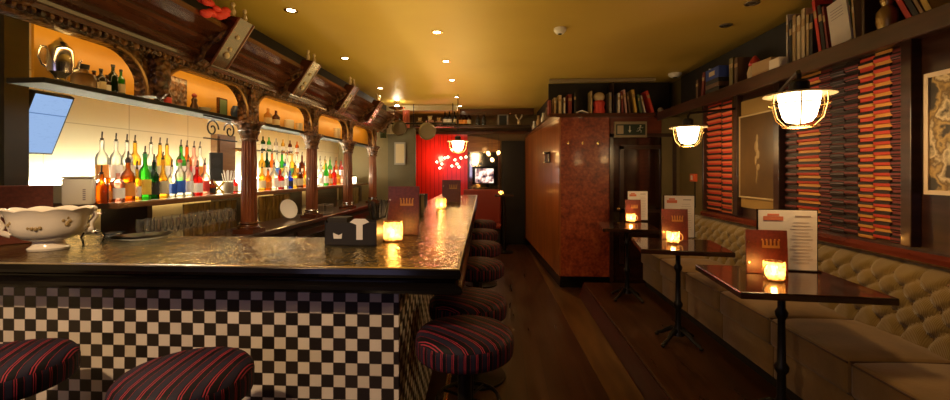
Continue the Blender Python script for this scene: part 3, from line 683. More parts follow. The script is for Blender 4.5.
# front row: (pixel column, x, colour, height, radius, label, square, cap, pourer, text)
FR = [(101.5, -2.33, 'amber', .17, .034, None, 0, None, 1, 'short bottle of amber liqueur right of the white tin'),
      (108, -2.36, 'amber', .15, .033, 'orange', 1, None, 0, 'squat orange bottle, second right of the white tin'),
      (118, -2.33, 'pink', .19, .034, 'white', 0, 'white', 0, 'pale pink bottle left of the tall amber bottle'),
      (128, -2.33, 'amber', .26, .036, 'orange', 0, 'black', 1, 'tall amber whisky bottle with pourer near the white tin'),
      (137, -2.35, 'gold', .20, .026, 'white', 0, None, 1, 'pale gold bottle with white label right of the tall amber one'),
      (145, -2.33, 'green', .30, .033, 'yellow', 0, 'green', 1, 'bright green bottle with yellow label'),
      (154, -2.34, 'darkgreen', .25, .031, 'black', 0, None, 1, 'dark green bottle with black label beside the bright green one'),
      (163, -2.34, 'gold', .27, .034, 'cream', 0, None, 1, 'round shouldered gold bottle right of the dark green one'),
      (172, -2.36, 'clear', .22, .030, 'blue', 1, None, 1, 'slim clear bottle with blue label, left of the red capped one'),
      (180, -2.33, 'clear', .27, .034, 'blue', 0, 'red', 1, 'clear bottle with blue label and red cap'),
      (188, -2.34, 'clear', .26, .034, 'white', 0, None, 1, 'clear bottle with white label left of the square red bottle'),
      (197, -2.33, 'red', .22, .035, 'white', 1, 'red', 1, 'square bottle of red liqueur with white label'),
      (205, -2.36, 'pink', .24, .032, 'red', 0, None, 1, 'pink bottle with red label right of the square red one'),
      (212, -2.34, 'brown', .12, .030, 'black', 1, None, 0, 'small square brown bottle by the crossed yellow ornament'),
      (234, -2.35, 'red', .13, .034, 'cream', 0, 'white', 0, 'small jar of red syrup at the foot of the first column'),
      (262, -2.34, 'gold', .22, .035, 'cream', 0, None, 1, 'gold bottle just right of the nearest fluted column'),
      (268, -2.33, 'amber', .20, .035, 'orange', 0, None, 1, 'amber bottle, second right of the nearest fluted column'),
      (274, -2.35, 'clear', .26, .038, 'white', 1, None, 1, 'square clear bottle with white label in the second bay'),
      (280, -2.33, 'red', .20, .040, 'white', 1, None, 1, 'red bottle with white label in the second bay'),
      (285, -2.35, 'clear', .27, .036, 'white', 0, 'blue', 1, 'tall clear bottle with blue cap in the second bay'),
      (290, -2.33, 'blue', .19, .034, 'black', 0, None, 1, 'blue bottle with black label in the second bay'),
      (295, -2.34, 'gold', .25, .036, 'cream', 0, None, 1, 'gold bottle near the right end of the second bay'),
      (300, -2.33, 'brown', .24, .036, 'cream', 0, None, 1, 'brown bottle left of the second fluted column'),
      (304.5, -2.35, 'amber', .26, .034, 'yellow', 0, None, 1, 'amber bottle hard against the second fluted column'),
      (321, -2.33, 'clear', .26, .036, 'white', 0, None, 1, 'clear bottle at the left of the third bay'),
      (326, -2.34, 'green', .29, .036, 'white', 0, None, 1, 'green bottle in the third bay'),
      (330, -2.33, 'amber', .22, .036, 'cream', 0, None, 1, 'amber bottle in the third bay'),
      (334, -2.34, 'red', .25, .036, 'red', 0, None, 1, 'red bottle in the third bay'),
      (338, -2.33, 'gold', .20, .036, 'orange', 0, None, 1, 'gold bottle in the third bay'),
      (342, -2.34, 'pink', .18, .036, 'white', 0, None, 1, 'pink bottle left of the third fluted column')]
for px, X, col, h, r, lab, sq, cap, pour, text in FR:
    bottle(text, (X, yx(px, X), SZ), col, h, r, lab, bool(sq), cap, bool(pour), 'spirit bottles on the lower step', fat=(px in (163,)))
BR = [(102, 'clear', 'orange'), (116, 'clear', 'white'), (127, 'clear', 'cream'), (135, 'gold', 'white'), (151, 'clear', 'green'), (160, 'gold', 'cream'), (167, 'gold', 'white'), (181, 'green', 'white'), (187, 'amber', 'red'), (194, 'pink', 'white'), (200, 'clear', 'orange')]
WB = ['above the squat orange bottle', 'above the pale pink bottle', 'behind the tall amber whisky bottle', 'behind the pale gold bottle', 'behind the dark green bottle', 'left behind the gold bottle', 'right behind the gold bottle', 'behind the red capped bottle', 'right of the red capped bottle', 'behind the square red bottle', 'rightmost before the speaker']
for (px, col, lab), w in zip(BR, WB):
    bottle(f'{col} bottle with {lab} label on the rear step, {w}', (-2.52, yx(px, -2.52), SZ2), col, .28, .034, lab, group='spirit bottles on the rear step')
for k, px in enumerate([262, 267, 272, 277, 282, 287, 292, 297, 302]):
    col = ['gold', 'darkgreen', 'amber', 'clear', 'green', 'clear', 'gold', 'clear', 'brown'][k]
    lab = ['cream', 'white', 'cream', 'blue', 'yellow', 'white', 'green', 'orange', 'cream'][k]
    wz = ['first', 'second', 'third', 'fourth', 'fifth', 'sixth', 'seventh', 'eighth', 'last'][k]
    bottle(f'{col} bottle with {lab} label in the second bay, {wz} on the rear step', (-2.52, yx(px, -2.52), SZ2), col, .28, .034, lab, group='spirit bottles on the rear step')
for k, px in enumerate([320, 325, 330, 336, 341]):
    col = ['clear', 'gold', 'green', 'amber', 'red'][k]
    bottle(f'{col} bottle on the rear step of the third bay', (-2.52, yx(px, -2.52), SZ2), col, .25, .034, 'white', group='spirit bottles on the rear step')
# third shelf tier in the second bay
t3 = thing('glass_shelf', 'small glass shelf of bottles high in the second bay', 'shelf', (-2.55, 4.45, 1.70))
t3.location.z = 1.69
MB().b2(-.05, .07, -.62, .62, 0, .008).build('pane', CLEAR, t3)
for yy in (-.5, .5): MB().b2(-.05, .05, yy - .005, yy + .005, -.02, 0).build('bracket', BRASS, t3)
for k, px in enumerate([263, 269, 276, 283, 290, 297]):
    col = ['darkgreen', 'green', 'clear', 'gold', 'brown', 'amber'][k]
    bottle(f'small {col} bottle on the glass shelf high in the second bay', (-2.52, yx(px, -2.52), 1.699), col, .15, .022, 'white', pour=False, group='small bottles on the glass shelf')
# white tin, speaker, ornament, straws
yy = yx(79, -2.36)
tn = thing('tin_canister', 'cream rectangular canister with dark lettering at the left end of the bottles', 'canister', (-2.36, yy, SZ), radians(35))
MB().box((0, 0, .075), (.13, .085, .15), None, .012).build('body', mat('cream_tin', (0.75, 0.68, 0.52), 0.4), tn, smooth=True)
MB().box((0, 0, .155), (.134, .089, .012), None, .004).build('lid', mat('cream_tin', (0, 0, 0)), tn)
m = MB()
for k in range(6): m.box((.03 + .0 * k, -.0435, .03 + k * .011), (.012, .002, .007))
m.build('lettering', INK, tn)
yy = yx(216, -2.5)
sp = thing('speaker', 'tall black speaker standing behind the straws on the rear step', 'speaker', (-2.5, yy, SZ2), radians(40))
MB().box((0, 0, .125), (.1, .1, .25), None, .008).build('cabinet', BLACKM, sp)
MB().cyl((0, -.051, .17), .035, .004, 20, Matrix.Rotation(pi / 2, 4, 'X')).cyl((0, -.051, .07), .042, .004, 20, Matrix.Rotation(pi / 2, 4, 'X')).build('cone', mat('grey_cone', (0.015, 0.015, 0.015), 0.7), sp)
o = MB(); yy = yx(219, -2.3)
o.tube([(-.035, 0, 0.004), (.0, 0, .05), (.035, 0, .10)], .009, 8); o.tube([(.035, .004, 0.004), (.0, .004, .05), (-.035, .004, .10)], .009, 8)
tag(o.build('crossed_ornament', LB['yellow'], loc=(-2.3, yy, SZ + .004), rotz=radians(40), smooth=True), 'small yellow crossed ornament on the bottle shelf', 'ornament')
yy = yx(228, -2.33)
sw = thing('straw_holder', 'clear tumbler bristling with white straws beside the first column', 'straws', (-2.33, yy, SZ))
MB().lathe([(0, 0), (.04, 0), (.045, .10), (.042, .10), (.038, .006), (0, .006)], seg=20).build('tumbler', GL['white'], sw, smooth=True)
for k in range(20):
    a = random.random() * 6.28; r0 = random.random() * .025; r1 = r0 + .02 + .025 * random.random(); h = .17 + .03 * random.random()
    MB().tube([(r0 * cos(a), r0 * sin(a), .01), (r1 * cos(a), r1 * sin(a), h)], .003, 5).build('straw', WHITE, sw)
# wrought iron scroll next to the first column and small door panel of the till
sc_ = MB(); Y0 = 2.98
for s, yb in ((1, 0), (-1, .2)):
    pts = []
    for k in range(22):
        a = k * .42; rr = .07 * (1 - k / 26); pts.append((0, yb + s * rr * cos(a), rr * sin(a)))
    sc_.tube(pts, .006, 6)
sc_.tube([(0, -.09, .085), (0, .29, .085)], .006, 6); sc_.tube([(0, -.09, -.075), (0, .29, -.075)], .006, 6)
tag(sc_.build('iron_scroll', IRON, loc=(-2.12, Y0, 1.79), smooth=True), 'black wrought iron scroll bracket hanging under the upper shelf', 'bracket')
cp = thing('cupboard', 'brown cupboard front beside the black speaker, behind the column', 'cupboard', (-2.53, 3.75, SZ2))
MB().b2(-.06, .0, -.13, .13, 0.0, .42).build('body', wood('cupboard_wood', (0.12, 0.05, 0.015), (0.2, 0.09, 0.03), .4, .2), cp)
MB().b2(.001, .012, -.11, .11, .02, .40).build('door', M['cupboard_wood'], cp)

# glasses on the worktop
GZ = .986
pos = ['first', 'second', 'third', 'fourth', 'fifth', 'sixth', 'seventh', 'eighth', 'ninth', 'tenth', 'eleventh', 'twelfth', 'thirteenth', 'fourteenth', 'fifteenth', 'sixteenth']
for k in range(14):
    px = 149 + k * 6.4; X = -2.03
    goblet('wine_glass', f'stemmed glass in the front row under the bottle shelf, {pos[k]} from the tureen side', (X, yx(px, X), GZ), .20, .029, group='stemmed glasses under the bottle shelf')
for k in range(11):
    px = 141 + k * 8.7; X = -2.15
    goblet('wine_glass', f'stemmed glass in the second row under the bottle shelf, {pos[k]} from the tureen side', (X, yx(px, X), GZ), .20, .029, group='stemmed glasses under the bottle shelf')
TUM = MB().lathe([(0, 0), (.03, 0), (.034, .12), (.031, .12), (.028, .01), (0, .01)], seg=16)
tum0 = TUM.build('tumbler', glassy('tumbler_glass', (0.95, 0.85, 0.6), .3), smooth=True); nt = 0
def tumblers(pxs, X, zs, where, grp):
    global nt
    for zi, z in enumerate(zs):
        for k, px in enumerate(pxs):
            o = tum0 if nt == 0 else tum0.copy()
            if nt: COL.objects.link(o)
            nt += 1; o.location = (X, yx(px, X), z)
            tag(o, f'tumbler {where}, ' + (['lower', 'upper'][zi] + ' layer, ' if len(zs) > 1 else '') + pos[k] + ' from the left', 'glass', grp)
tumblers([188 + 5.6 * k for k in range(9)], -2.33, [GZ, GZ + .123], 'stacked left of the first column', 'tumblers left of the first column')
tumblers([262 + 3.6 * k for k in range(8)], -2.33, [GZ, GZ + .123], 'stacked between the first two columns', 'tumblers in the second bay')
tumblers([349 + 2.5 * k for k in range(4)], -2.2, [GZ, GZ + .123], 'stacked past the third column', 'tumblers past the third column')
yy = yx(290, -2.14)
tag(MB().lathe([(0, 0), (.05, 0), (.10, .012), (.10, .016), (.05, .004), (0, .004)], seg=30).build('plate', PORC, loc=(-2.16, yy, GZ + .105), rot=(0, radians(72), radians(-25)), smooth=True), 'round white plate leaning below the second bay', 'plate')
bk = thing('wire_basket', 'small white wire basket below the third bay', 'basket', (-2.06, yx(325, -2.06), GZ))
m = MB()
for z in (.004, .10): m.tube([(-.06, -.09, z), (.06, -.09, z), (.06, .09, z), (-.06, .09, z)], .004, 6, True)
for k in range(7):
    for sx_ in (-.06, .06): m.tube([(sx_, -.09 + .03 * k, .004), (sx_, -.09 + .03 * k, .10)], .003, 5)
for k in range(4): m.tube([(-.06 + .04 * k, -.09, .004), (-.06 + .04 * k, -.09, .10)], .003, 5)
m.build('frame', STEEL, bk, smooth=True)

# curios on the upper shelf
UZ = 1.9065
X = -2.175
ur = thing('samovar', 'tall silver urn with a handle at the left of the upper shelf', 'urn', (X, yx(60, X), UZ), radians(60))
ur.scale = (.8, .8, 1.22)
MB().lathe([(0, 0), (.045, 0), (.05, .01), (.03, .02), (.035, .03), (.06, .045), (.066, .08), (.066, .135), (.055, .15), (.04, .158), (.036, .165), (.02, .175), (.008, .185), (0, .19)], seg=28).build('body', SILVER, ur, smooth=True)
m = MB(); m.tube([(-.05, 0, .14), (-.085, 0, .14), (-.095, 0, .10), (-.08, 0, .07), (-.05, 0, .06)], .006, 8); m.build('handle', SILVER, ur, smooth=True)
m = MB(); m.tube([(.05, 0, .06), (.08, 0, .07), (.09, 0, .10), (.10, 0, .11)], [.012, .01, .008, .006], 8); m.build('spout', SILVER, ur, smooth=True)
X = -2.175
jg = thing('demijohn', 'round white jug beside the silver urn on the upper shelf', 'jug', (X, yx(84, X), UZ))
MB().lathe([(0, 0), (.045, 0), (.052, .015), (.052, .055), (.045, .075), (.02, .085), (.017, .105), (0, .105)], seg=24).build('body', GL['white'], jg, smooth=True)
MB().lathe([(0, .1), (.02, .1), (.024, .125), (0, .13)], seg=14).build('stopper', BLACKM, jg, smooth=True)
for px, col, h, r, lab, text in [(94, 'brown', .105, .022, 'cream', 'small brown bottle right of the white jug on the upper shelf'), (101, 'black', .125, .022, 'cream', 'dark round shouldered bottle with cream label on the upper shelf'), (107, 'brown', .10, .018, 'white', 'miniature brown bottle, white label, centre of the small bottles'),
                                 (113, 'darkgreen', .165, .024, None, 'tall dark green bottle among the small bottles'), (121, 'green', .15, .020, 'cream', 'slim green bottle left of the first arch pendant'), (159, 'black', .14, .026, None, 'black bottle just right of the arch pendant'), (166, 'brown', .11, .03, 'red', 'stout brown bottle with red label right of the pendant')]:
    bottle(text, (X, yx(px, X), UZ), col, h, r, lab, pour=False, cap='black', group='small bottles on the upper shelf')
tag(MB().lathe([(0, 0), (.02, 0), (.06, .012), (.062, .016), (0, .006)], seg=24).build('saucer', PORC, loc=(X, yx(137, X), UZ), smooth=True), 'pale saucer on the upper shelf below the arch pendant', 'saucer')
fg = thing('figurine', 'small dark figurine standing on the upper shelf against the orange wall', 'figurine', (X + .01, yx(193, X), UZ))
m = MB(); m.lathe([(0, 0), (.03, 0), (.026, .03), (.016, .055), (.02, .075), (.012, .09), (0, .093)], seg=14); m.build('body', mat('dark_bronze', (0.08, 0.04, 0.02), 0.35, .6), fg, smooth=True)
MB().ball((0, 0, .105), .017).build('head', mat('red_hat', (0.35, 0.05, 0.03), 0.5), fg, smooth=True)
bw = tag(MB().lathe([(0, 0), (.02, 0), (.045, .03), (.047, .035), (.042, .034), (0, .006)], seg=20).build('bowl', PORC, loc=(X, yx(204, X), UZ), smooth=True), 'small white bowl right of the figurine on the upper shelf', 'bowl')
pa = tag(MB().box((0, 0, .115), (.02, .19, .21), None, .004).build('carved_plaque', CARVED, loc=(X - .062, yx(176, X - .06), UZ)), 'brown carved plaque leaning on the orange wall of the upper shelf', 'plaque')
pf = thing('picture_frame', 'small framed green picture on the upper shelf left of the first column', 'picture', (X, yx(222, X), UZ), 0)
MB().b2(-.01, .01, -.05, .05, 0, .14).build('frame', MAHOG, pf); MB().b2(.0105, .012, -.04, .04, .01, .13).build('print', mat('green_print', (0.1, 0.16, 0.06), .5), pf)
tag(MB().lathe([(0, 0), (.03, 0), (.038, .04), (.035, .07), (.02, .10), (0, .10)], seg=16).build('vase', mat('blue_vase', (0.05, 0.08, 0.16), .2), loc=(X + .03, yx(232, X), UZ), smooth=True), 'small dark blue vase left of the first column', 'vase')
jw = thing('white_jug', 'black and white jug on the upper shelf near the first column', 'jug', (X + .03, yx(240, X), UZ))
MB().cyl((0, 0, 0), .038, .06, 18).build('lower_body', PORC, jw, smooth=True); MB().cyl((0, 0, .061), .038, .075, 18).build('upper_body', BLACK, jw, smooth=True)
for px, nm, cat_, text in [(268, 'gold', 'bottle', 'gold bottle on the upper shelf in the second bay'), (276, 'brown', 'bottle', 'brown bottle on the upper shelf in the second bay')]:
    bottle(text, (X, yx(px, X), UZ), nm, .16, .035, 'cream', pour=False, group='small bottles on the upper shelf')
tag(MB().lathe([(0, 0), (.045, 0), (.05, .06), (.046, .10), (.042, .10), (.04, .01), (0, .01)], seg=20).build('pot', PORC, loc=(X, yx(289, X), UZ), smooth=True), 'white pot on the upper shelf in the second bay', 'pot')
tag(MB().lathe([(0, 0), (.03, 0), (.038, .09), (.035, .09), (.028, .01), (0, .01)], seg=20).build('cup', PORC, loc=(X, yx(299, X), UZ), smooth=True), 'white cup right of the pot on the upper shelf', 'cup')
tag(MB().lathe([(0, 0), (.04, 0), (.045, .14), (.04, .14), (.037, .01), (0, .01)], seg=20).build('white_mug', PORC, loc=(X + .02, yx(337, X + .02), UZ), smooth=True), 'white beaker on the upper shelf in the third bay', 'cup')
# red ribbon rosette on the cornice
m = MB(); random.seed(3)
for k in range(16):
    m.ball((random.uniform(-.03, .03), random.uniform(-.09, .09), random.uniform(-.05, .04)), random.uniform(.016, .03), (1, 1.4, .8), 8)
tag(m.build('red_garland', mat('red_fabric', (0.75, 0.05, 0.04), 0.6), loc=(-1.70, 2.40, 2.43), smooth=True), 'small red paper garland on the edge of the canopy', 'garland')

# ================================================================== RIGHT: BENCH, TABLES, WALL
BN = thing('banquette', 'long tan banquette with deep buttoned corduroy back along the right wall', 'bench', (1.9, 2.0, PLZ))
def rb(x0, x1, y0, y1, z0, z1, bev=0): return MB().b2(x0 - 1.9, x1 - 1.9, y0 - 2, y1 - 2, z0 - PLZ, z1 - PLZ, bev)
Y0, Y1 = -0.9, 4.92
rb(1.66, 2.2, Y0, Y1, PLZ, .262).build('plinth', BLACKM, BN)
ys = []; y = 2.00 - 5 * .565
while y < Y1 - .1: ys.append(y); y += .565
for k, y in enumerate(ys):
    ye = min(y + .565, Y1)
    rb(1.60, 2.16, y + .002, ye - .002, .262, .447, .008).build('base_panel', SUEDE, BN, smooth=True)
    m = MB(); nx, ny = 10, 10; x0, x1 = 1.575, 2.10
    grid = []
    c = m.bm
    cu = rb(x0, x1, y + .003, ye - .003, .452, .612, .022); bmesh.ops.subdivide_edges(cu.bm, edges=cu.bm.edges[:], cuts=3, use_grid_fill=True)
    for v in cu.bm.verts:
        if v.co.z > .60 - PLZ - .02:
            a = (v.co.x - (x0 - 1.9)) / (x1 - x0); b = (v.co.y - (y - 2)) / (ye - y); v.co.z += .03 * max(0, sin(pi * min(1, max(0, a)))) ** .5 * max(0, sin(pi * min(1, max(0, b)))) ** .5
    cu.build('seat_cushion', SUEDE, BN, smooth=True)
    p = MB(); p.tube([(x0 - 1.9 + .004, y + .01 - 2, .603 - PLZ), (x0 - 1.9 + .004, ye - .01 - 2, .603 - PLZ)], .005, 6); p.tube([(x0 - 1.9 + .01, y - 2, .609 - PLZ), (2.08 - 1.9, y - 2, .612 - PLZ)], .005, 6)
    p.build('piping', mat('brown_piping', (0.07, 0.03, 0.012), .5), BN, smooth=True)
# buttoned back
P = .14; H0, H1 = .60, .985; bm = bmesh.new(); NY = int((Y1 - Y0) / .0125); NZ = 42
btn = []; r_ = 0
for zr in (.665, .73, .795, .86, .925):
    o_ = 0 if r_ % 2 == 0 else P / 2; y = Y0 + .1 + o_
    while y < Y1 - .05: btn.append((y, zr)); y += P
    r_ += 1
segs = [(a, b) for a in btn for b in btn if abs(b[1] - a[1] - .065) < .001 and abs(b[0] - a[0]) < P * .6]
segs += [((y, .925), (y, 1.0)) for y, z in btn if z == .925] + [((y, .58), (y, .665)) for y, z in btn if z == .665]
segs.sort(key=lambda q: q[0][0]); SK = [q[0][0] for q in segs]
import bisect
def backsurf(y, z):
    t = (z - H0) / (H1 - H0); x = 2.03 + .10 * t; dc = db = 9
    for (a, b) in segs[bisect.bisect_left(SK, y - .2):bisect.bisect_right(SK, y + .2)]:
        vx, vz = b[0] - a[0], b[1] - a[1]; k = max(0, min(1, ((y - a[0]) * vx + (z - a[1]) * vz) / (vx * vx + vz * vz)))
        dc = min(dc, sqrt((y - a[0] - k * vx) ** 2 + (z - a[1] - k * vz) ** 2)); db = min(db, sqrt((y - a[0]) ** 2 + (z - a[1]) ** 2), sqrt((y - b[0]) ** 2 + (z - b[1]) ** 2) if .6 < b[1] < 1.0 else 9)
    puff = .036 * (1 - .5 * math.exp(-(dc / .014) ** 2) - .5 * math.exp(-(db / .022) ** 2))
    roll = .075 * max(0, (t - .8) / .2) ** 2.2
    return x + .03 - puff + roll
rows = []
for j in range(NZ + 1):
    z = H0 + (H1 - H0) * j / NZ
    rows.append([bm.verts.new((backsurf(Y0 + (Y1 - Y0) * i / NY, z) - 1.9, Y0 + (Y1 - Y0) * i / NY - 2, z - PLZ)) for i in range(NY + 1)])
rows.append([bm.verts.new((2.222 - 1.9, Y0 + (Y1 - Y0) * i / NY - 2, H1 + .0 - PLZ)) for i in range(NY + 1)])
rows.append([bm.verts.new((2.222 - 1.9, Y0 + (Y1 - Y0) * i / NY - 2, H0 - PLZ)) for i in range(NY + 1)])
for A, B in zip(rows, rows[1:] + rows[:1]):
    for i in range(NY): bm.faces.new((A[i], A[i + 1], B[i + 1], B[i]))
bm.faces.new([r[0] for r in rows]); bm.faces.new([r[-1] for r in rows][::-1])
q = MB(); q.bm.free(); q.bm = bm; q.build('backrest', CORD, BN, smooth=True)
for (y, z) in [b for b in btn if 1.9 < b[0] < 4.6][:98]:
    MB().ball((backsurf(y, z) - 1.9 - .003, y - 2, z - PLZ), .009, (.6, 1, 1), 8).build('button', mat('cord_button', (0.22, 0.14, 0.06), .7), BN, smooth=True)

# tables
def table(label, A, B, C_):
    A, B, C_ = Vector(A), Vector(B), Vector(C_); ax = (C_ - A).normalized(); L1 = (C_ - A).length; ayl = (B - A).length
    ang = atan2(ax.y, ax.x); ay = Vector((-ax.y, ax.x)); c = A + ax * L1 / 2 + ay * ayl / 2
    t = thing('pub_table', label, 'table', (c.x, c.y, PLZ), ang, 'dark pub tables along the bench')
    MB().box((0, 0, .733), (L1, ayl, .034), None, .006).build('tabletop', wood('table_top', (0.014, 0.005, 0.003), (0.045, 0.016, 0.007), .16, .7, 3, (1, 8, 1)), t, smooth=False)
    MB().b2(-.2, .2, -.03, .03, .70, .716).b2(-.03, .03, -.2, .2, .70, .716).build('top_bracket', IRON, t)
    MB().lathe([(0, .05), (.045, .06), (.035, .10), (.022, .14), (.020, .26), (.032, .28), (.034, .30), (.020, .32), (.017, .54), (.028, .56), (.030, .58), (.018, .60), (.018, .66), (.04, .70), (0, .70)], seg=20).build('column', IRON, t, smooth=True)
    for k in range(4):
        a = pi / 4 + k * pi / 2; u = Vector((cos(a), sin(a)))
        m = MB(); m.tube([(u.x * s, u.y * s, z) for s, z in [(.01, .09), (.05, .10), (.09, .075), (.13, .045), (.165, .03), (.18, .014)]], [.022, .02, .017, .014, .013, .013], 8)
        m.ball((u.x * .18, u.y * .18, .016), .018, (1, 1, .85), 8); m.build('foot', IRON, t, smooth=True)
    return t, c, ang
TZ = PLZ + .7515
T1 = table('nearest dark square pub table on an iron pedestal by the bench', onz(741, 292, .92), onz(690, 264, .92), (1.735, 1.930))
T2 = table('middle dark pub table by the bench, under the second lantern', onz(641, 249, .92), onz(626, 237, .92), (1.60, 2.955))
T3 = table('farthest dark pub table near the door', (1.0, 4.16), (1.05, 4.72), (1.52, 4.08))
x, y = onz(774, 280, .92); candle('lit candle in glass mug on the nearest table', (x, y, TZ), .047, .095, True, power=1.2, ha=radians(200))
x, y = onz(673, 243, .92); candle('lit candle in glass mug on the middle table', (x, y, TZ), .047, .09, True, power=1.2, ha=radians(-15))
x, y = onz(631, 222, .92); candle('lit candle in glass mug on the farthest table', (x, y, TZ), .047, .09, True, power=1.2, ha=radians(-15))
x, y = onz(766, 277, .92); brown_menu('menu_card', 'maroon menu with gold crown behind the nearest table candle', (x + .045, y + .062, TZ), radians(-10), .20, .235, 'maroon menus on the tables', 4)
x, y = onz(786, 277, .92); white_menu('white printed menu in a stand on the nearest table', (x + .105, y + .15, TZ), radians(-10), .29, .335, 'white menus on the tables')
x, y = onz(672, 242, .92); brown_menu('menu_card', 'maroon menu behind the candle of the middle table', (x + .06, y + .09, TZ), radians(-8), .20, .25, 'maroon menus on the tables', 4)
x, y = onz(681, 241.5, .92); white_menu('white printed menu in a stand on the middle table', (x + .065, y + .19, TZ), radians(-8), .235, .35, 'white menus on the tables')
x, y = onz(631, 222, .92); brown_menu('menu_card', 'maroon menu behind the candle of the farthest table', (x + .045, y + .07, TZ), radians(-4), .17, .24, 'maroon menus on the tables', 4)
x, y = onz(638, 222, .92); white_menu('white printed menu in a stand on the farthest table', (x + .045, y + .15, TZ), radians(-4), .22, .33, 'white menus on the tables')

# right wall: dark panelling, posts, ledge
struct(MB().b2(2.225, 2.249, -1.5, 4.10, 1.0, 2.20).build('wall_right_panelling', DARKW))
struct(MB().b2(2.225, 2.249, 4.10, 4.66, 1.0, 2.20).build('wall_right_backing', DARKW))
struct(MB().sweep([(0, .995), (0.05, .995), (0.07, 1.01), (0.072, 1.035), (0.05, 1.055), (0, 1.055)], [(2.225, -1.5), (2.225, 4.66)][::-1]).build('trim_4', wood('red_rail', (0.10, 0.018, 0.01), (0.18, 0.035, 0.018), .22, .6)))
for k, (a, b) in enumerate([(3.99, 4.07), (3.41, 3.48), (2.355, 2.415), (4.63, 4.66)]):
    struct(MB().b2(2.17, 2.224, a, b, 1.07, 2.20, .004).build('trim_%d' % (5 + k), DARKW))
struct(MB().b2(2.163, 2.169, 4.045, 4.06, 1.08, 2.18).build('trim_9', BRASS))
# striped fabric panels: columns of padded ridges
def ridges(y0, y1, z0, z1, per, ph, depth=.03):
    m = MB(); pr = [(0.0, z0)]; z = z0
    n = int((z1 - z0) / per)
    for k in range(n):
        for s, d in ((0.02, .35), (.12, .8), (.35, 1), (.62, .95), (.78, .7), (.84, .25), (.98, .25)):
            pr.append((-depth * d, z0 + (k + s) * per))
    pr.append((0.0, z0 + n * per))
    return m.prism([(x, zz) for x, zz in pr], 'y', y0, y1) if False else m, pr
ORG = (0.62, 0.30, 0.07); REDC = (0.55, 0.06, 0.035); BLK = (0.02, 0.012, 0.012); PNK = (0.35, 0.08, 0.09); GRY = (0.14, 0.10, 0.12); MRN = (0.16, 0.03, 0.03)
PER = .0605
SF = {'fire': [(0, REDC), (0.36, ORG), (0.64, BLK), (.95, REDC)], 'fire2': [(0, ORG), (0.30, REDC), (0.62, BLK), (.97, ORG)], 'ember': [(0, REDC), (.3, (0.6, 0.16, 0.06)), (.62, BLK)],
      'wine': [(0, MRN), (.3, BLK), (.38, PNK), (.43, BLK), (.6, MRN), (.8, BLK)], 'slate': [(0, BLK), (.28, GRY), (.36, BLK), (.62, GRY), (.70, BLK), (.85, MRN)], 'plum': [(0, BLK), (.3, PNK), (.35, BLK), (.5, MRN), (.75, BLK)]}
SM = {k: stripes('panel_' + k, 'z', PER, v, .6, fine=False) for k, v in SF.items()}
def spanel(y0, y1, kind, label, ph, z0=1.07, z1=2.165):
    m = MB(); pr = [(0, 0)]; n = int((z1 - z0 - .005) / PER)
    for k in range(n):
        for s, d in ((0.0, .45), (.08, .85), (.32, 1), (.58, .9), (.66, .4), (.97, .35)): pr.append((-.020 * d, (k + s) * PER))
    pr += [(-.020 * .35, n * PER), (0, n * PER)]
    # polygon lies in x,z ; extrude along y
    m.prism([(x, z) for x, z in pr], 'y', y0 + .002 - (y0 + y1) / 2, y1 - .002 - (y0 + y1) / 2)
    o = m.build('striped_panel', SM[kind], loc=(2.224, (y0 + y1) / 2, z0 + ph)); tag(o, label, 'wall panel', 'striped fabric panels on the right wall'); return o
Ys = {p: yx(p, 2.2) for p in (706, 719, 721, 735, 784, 796, 818, 829, 843, 857, 872, 889, 905)}
spanel(Ys[719], Ys[706] - .005, 'ember', 'orange and red striped fabric panel at the far left, next to the olive wall', .01)
spanel(Ys[735] + .0, Ys[721], 'ember', 'orange and red striped fabric panel just left of the brass strip', .0)
spanel(Ys[796], Ys[784], 'plum', 'narrow plum striped panel just right of the gold framed print', .0)
spanel(Ys[818], Ys[796], 'fire2', 'wide orange and red striped panel behind the near lantern', .012)
spanel(Ys[829], Ys[818], 'wine', 'wine red striped panel right of the near lantern', .006)
spanel(Ys[843], Ys[829], 'slate', 'grey and black striped panel right of the near lantern', .0)
spanel(Ys[857], Ys[843], 'plum', 'plum and black striped panel left of the bright orange pair', .01)
spanel(Ys[872], Ys[857], 'fire', 'left one of the bright orange pair of striped panels', .0)
spanel(Ys[889], Ys[872], 'fire2', 'right one of the bright orange pair of striped panels', .012)
spanel(Ys[905], Ys[889], 'wine', 'dark wine striped panel beside the large framed poster', .0)
# framed prints
def artmat(name, stops, scale, emis=None):
    n = NT(name); f = n.noise(scale, 7); n.set(n.ramp(f, stops), 0.35); return n.m
def framed(label, y0, y1, z0, z1, art, fcol, x=2.2, wdt=.016):
    t = thing('framed_print', label, 'picture', (x, (y0 + y1) / 2, z0)); w = (y1 - y0) / 2; h = z1 - z0
    MB().b2(-.012, .022, -w, -w + wdt, 0, h).b2(-.012, .022, w - wdt, w, 0, h).b2(-.012, .022, -w + wdt, w - wdt, 0, wdt).b2(-.012, .022, -w + wdt, w - wdt, h - wdt, h).build('frame', fcol, t)
    MB().b2(-.004, .0, -w + wdt, w - wdt, wdt, h - wdt).build('print', art, t); return t
FP = framed('tall narrow brown print of a pale figure in a thin gold frame', yx(778, 2.2), yx(740, 2.2), 1.24, 1.975, artmat('brown_art', [(0.3, (0.06, 0.03, 0.008)), (0.7, (0.12, 0.065, 0.018))], 3), mat('thin_gold_frame', (0.62, 0.48, 0.26), .35, .3), wdt=.012)
m = MB()
for (yy, zz, ry, rz) in [(.0, .52, .022, .035), (.01, .45, .035, .05), (-.01, .38, .03, .045), (.02, .33, .02, .04), (-.015, .27, .028, .03), (.0, .21, .012, .045), (.01, .16, .01, .03)]: m.ball((-.005, yy, zz), 1, (.0035, ry * .8, rz), 10)
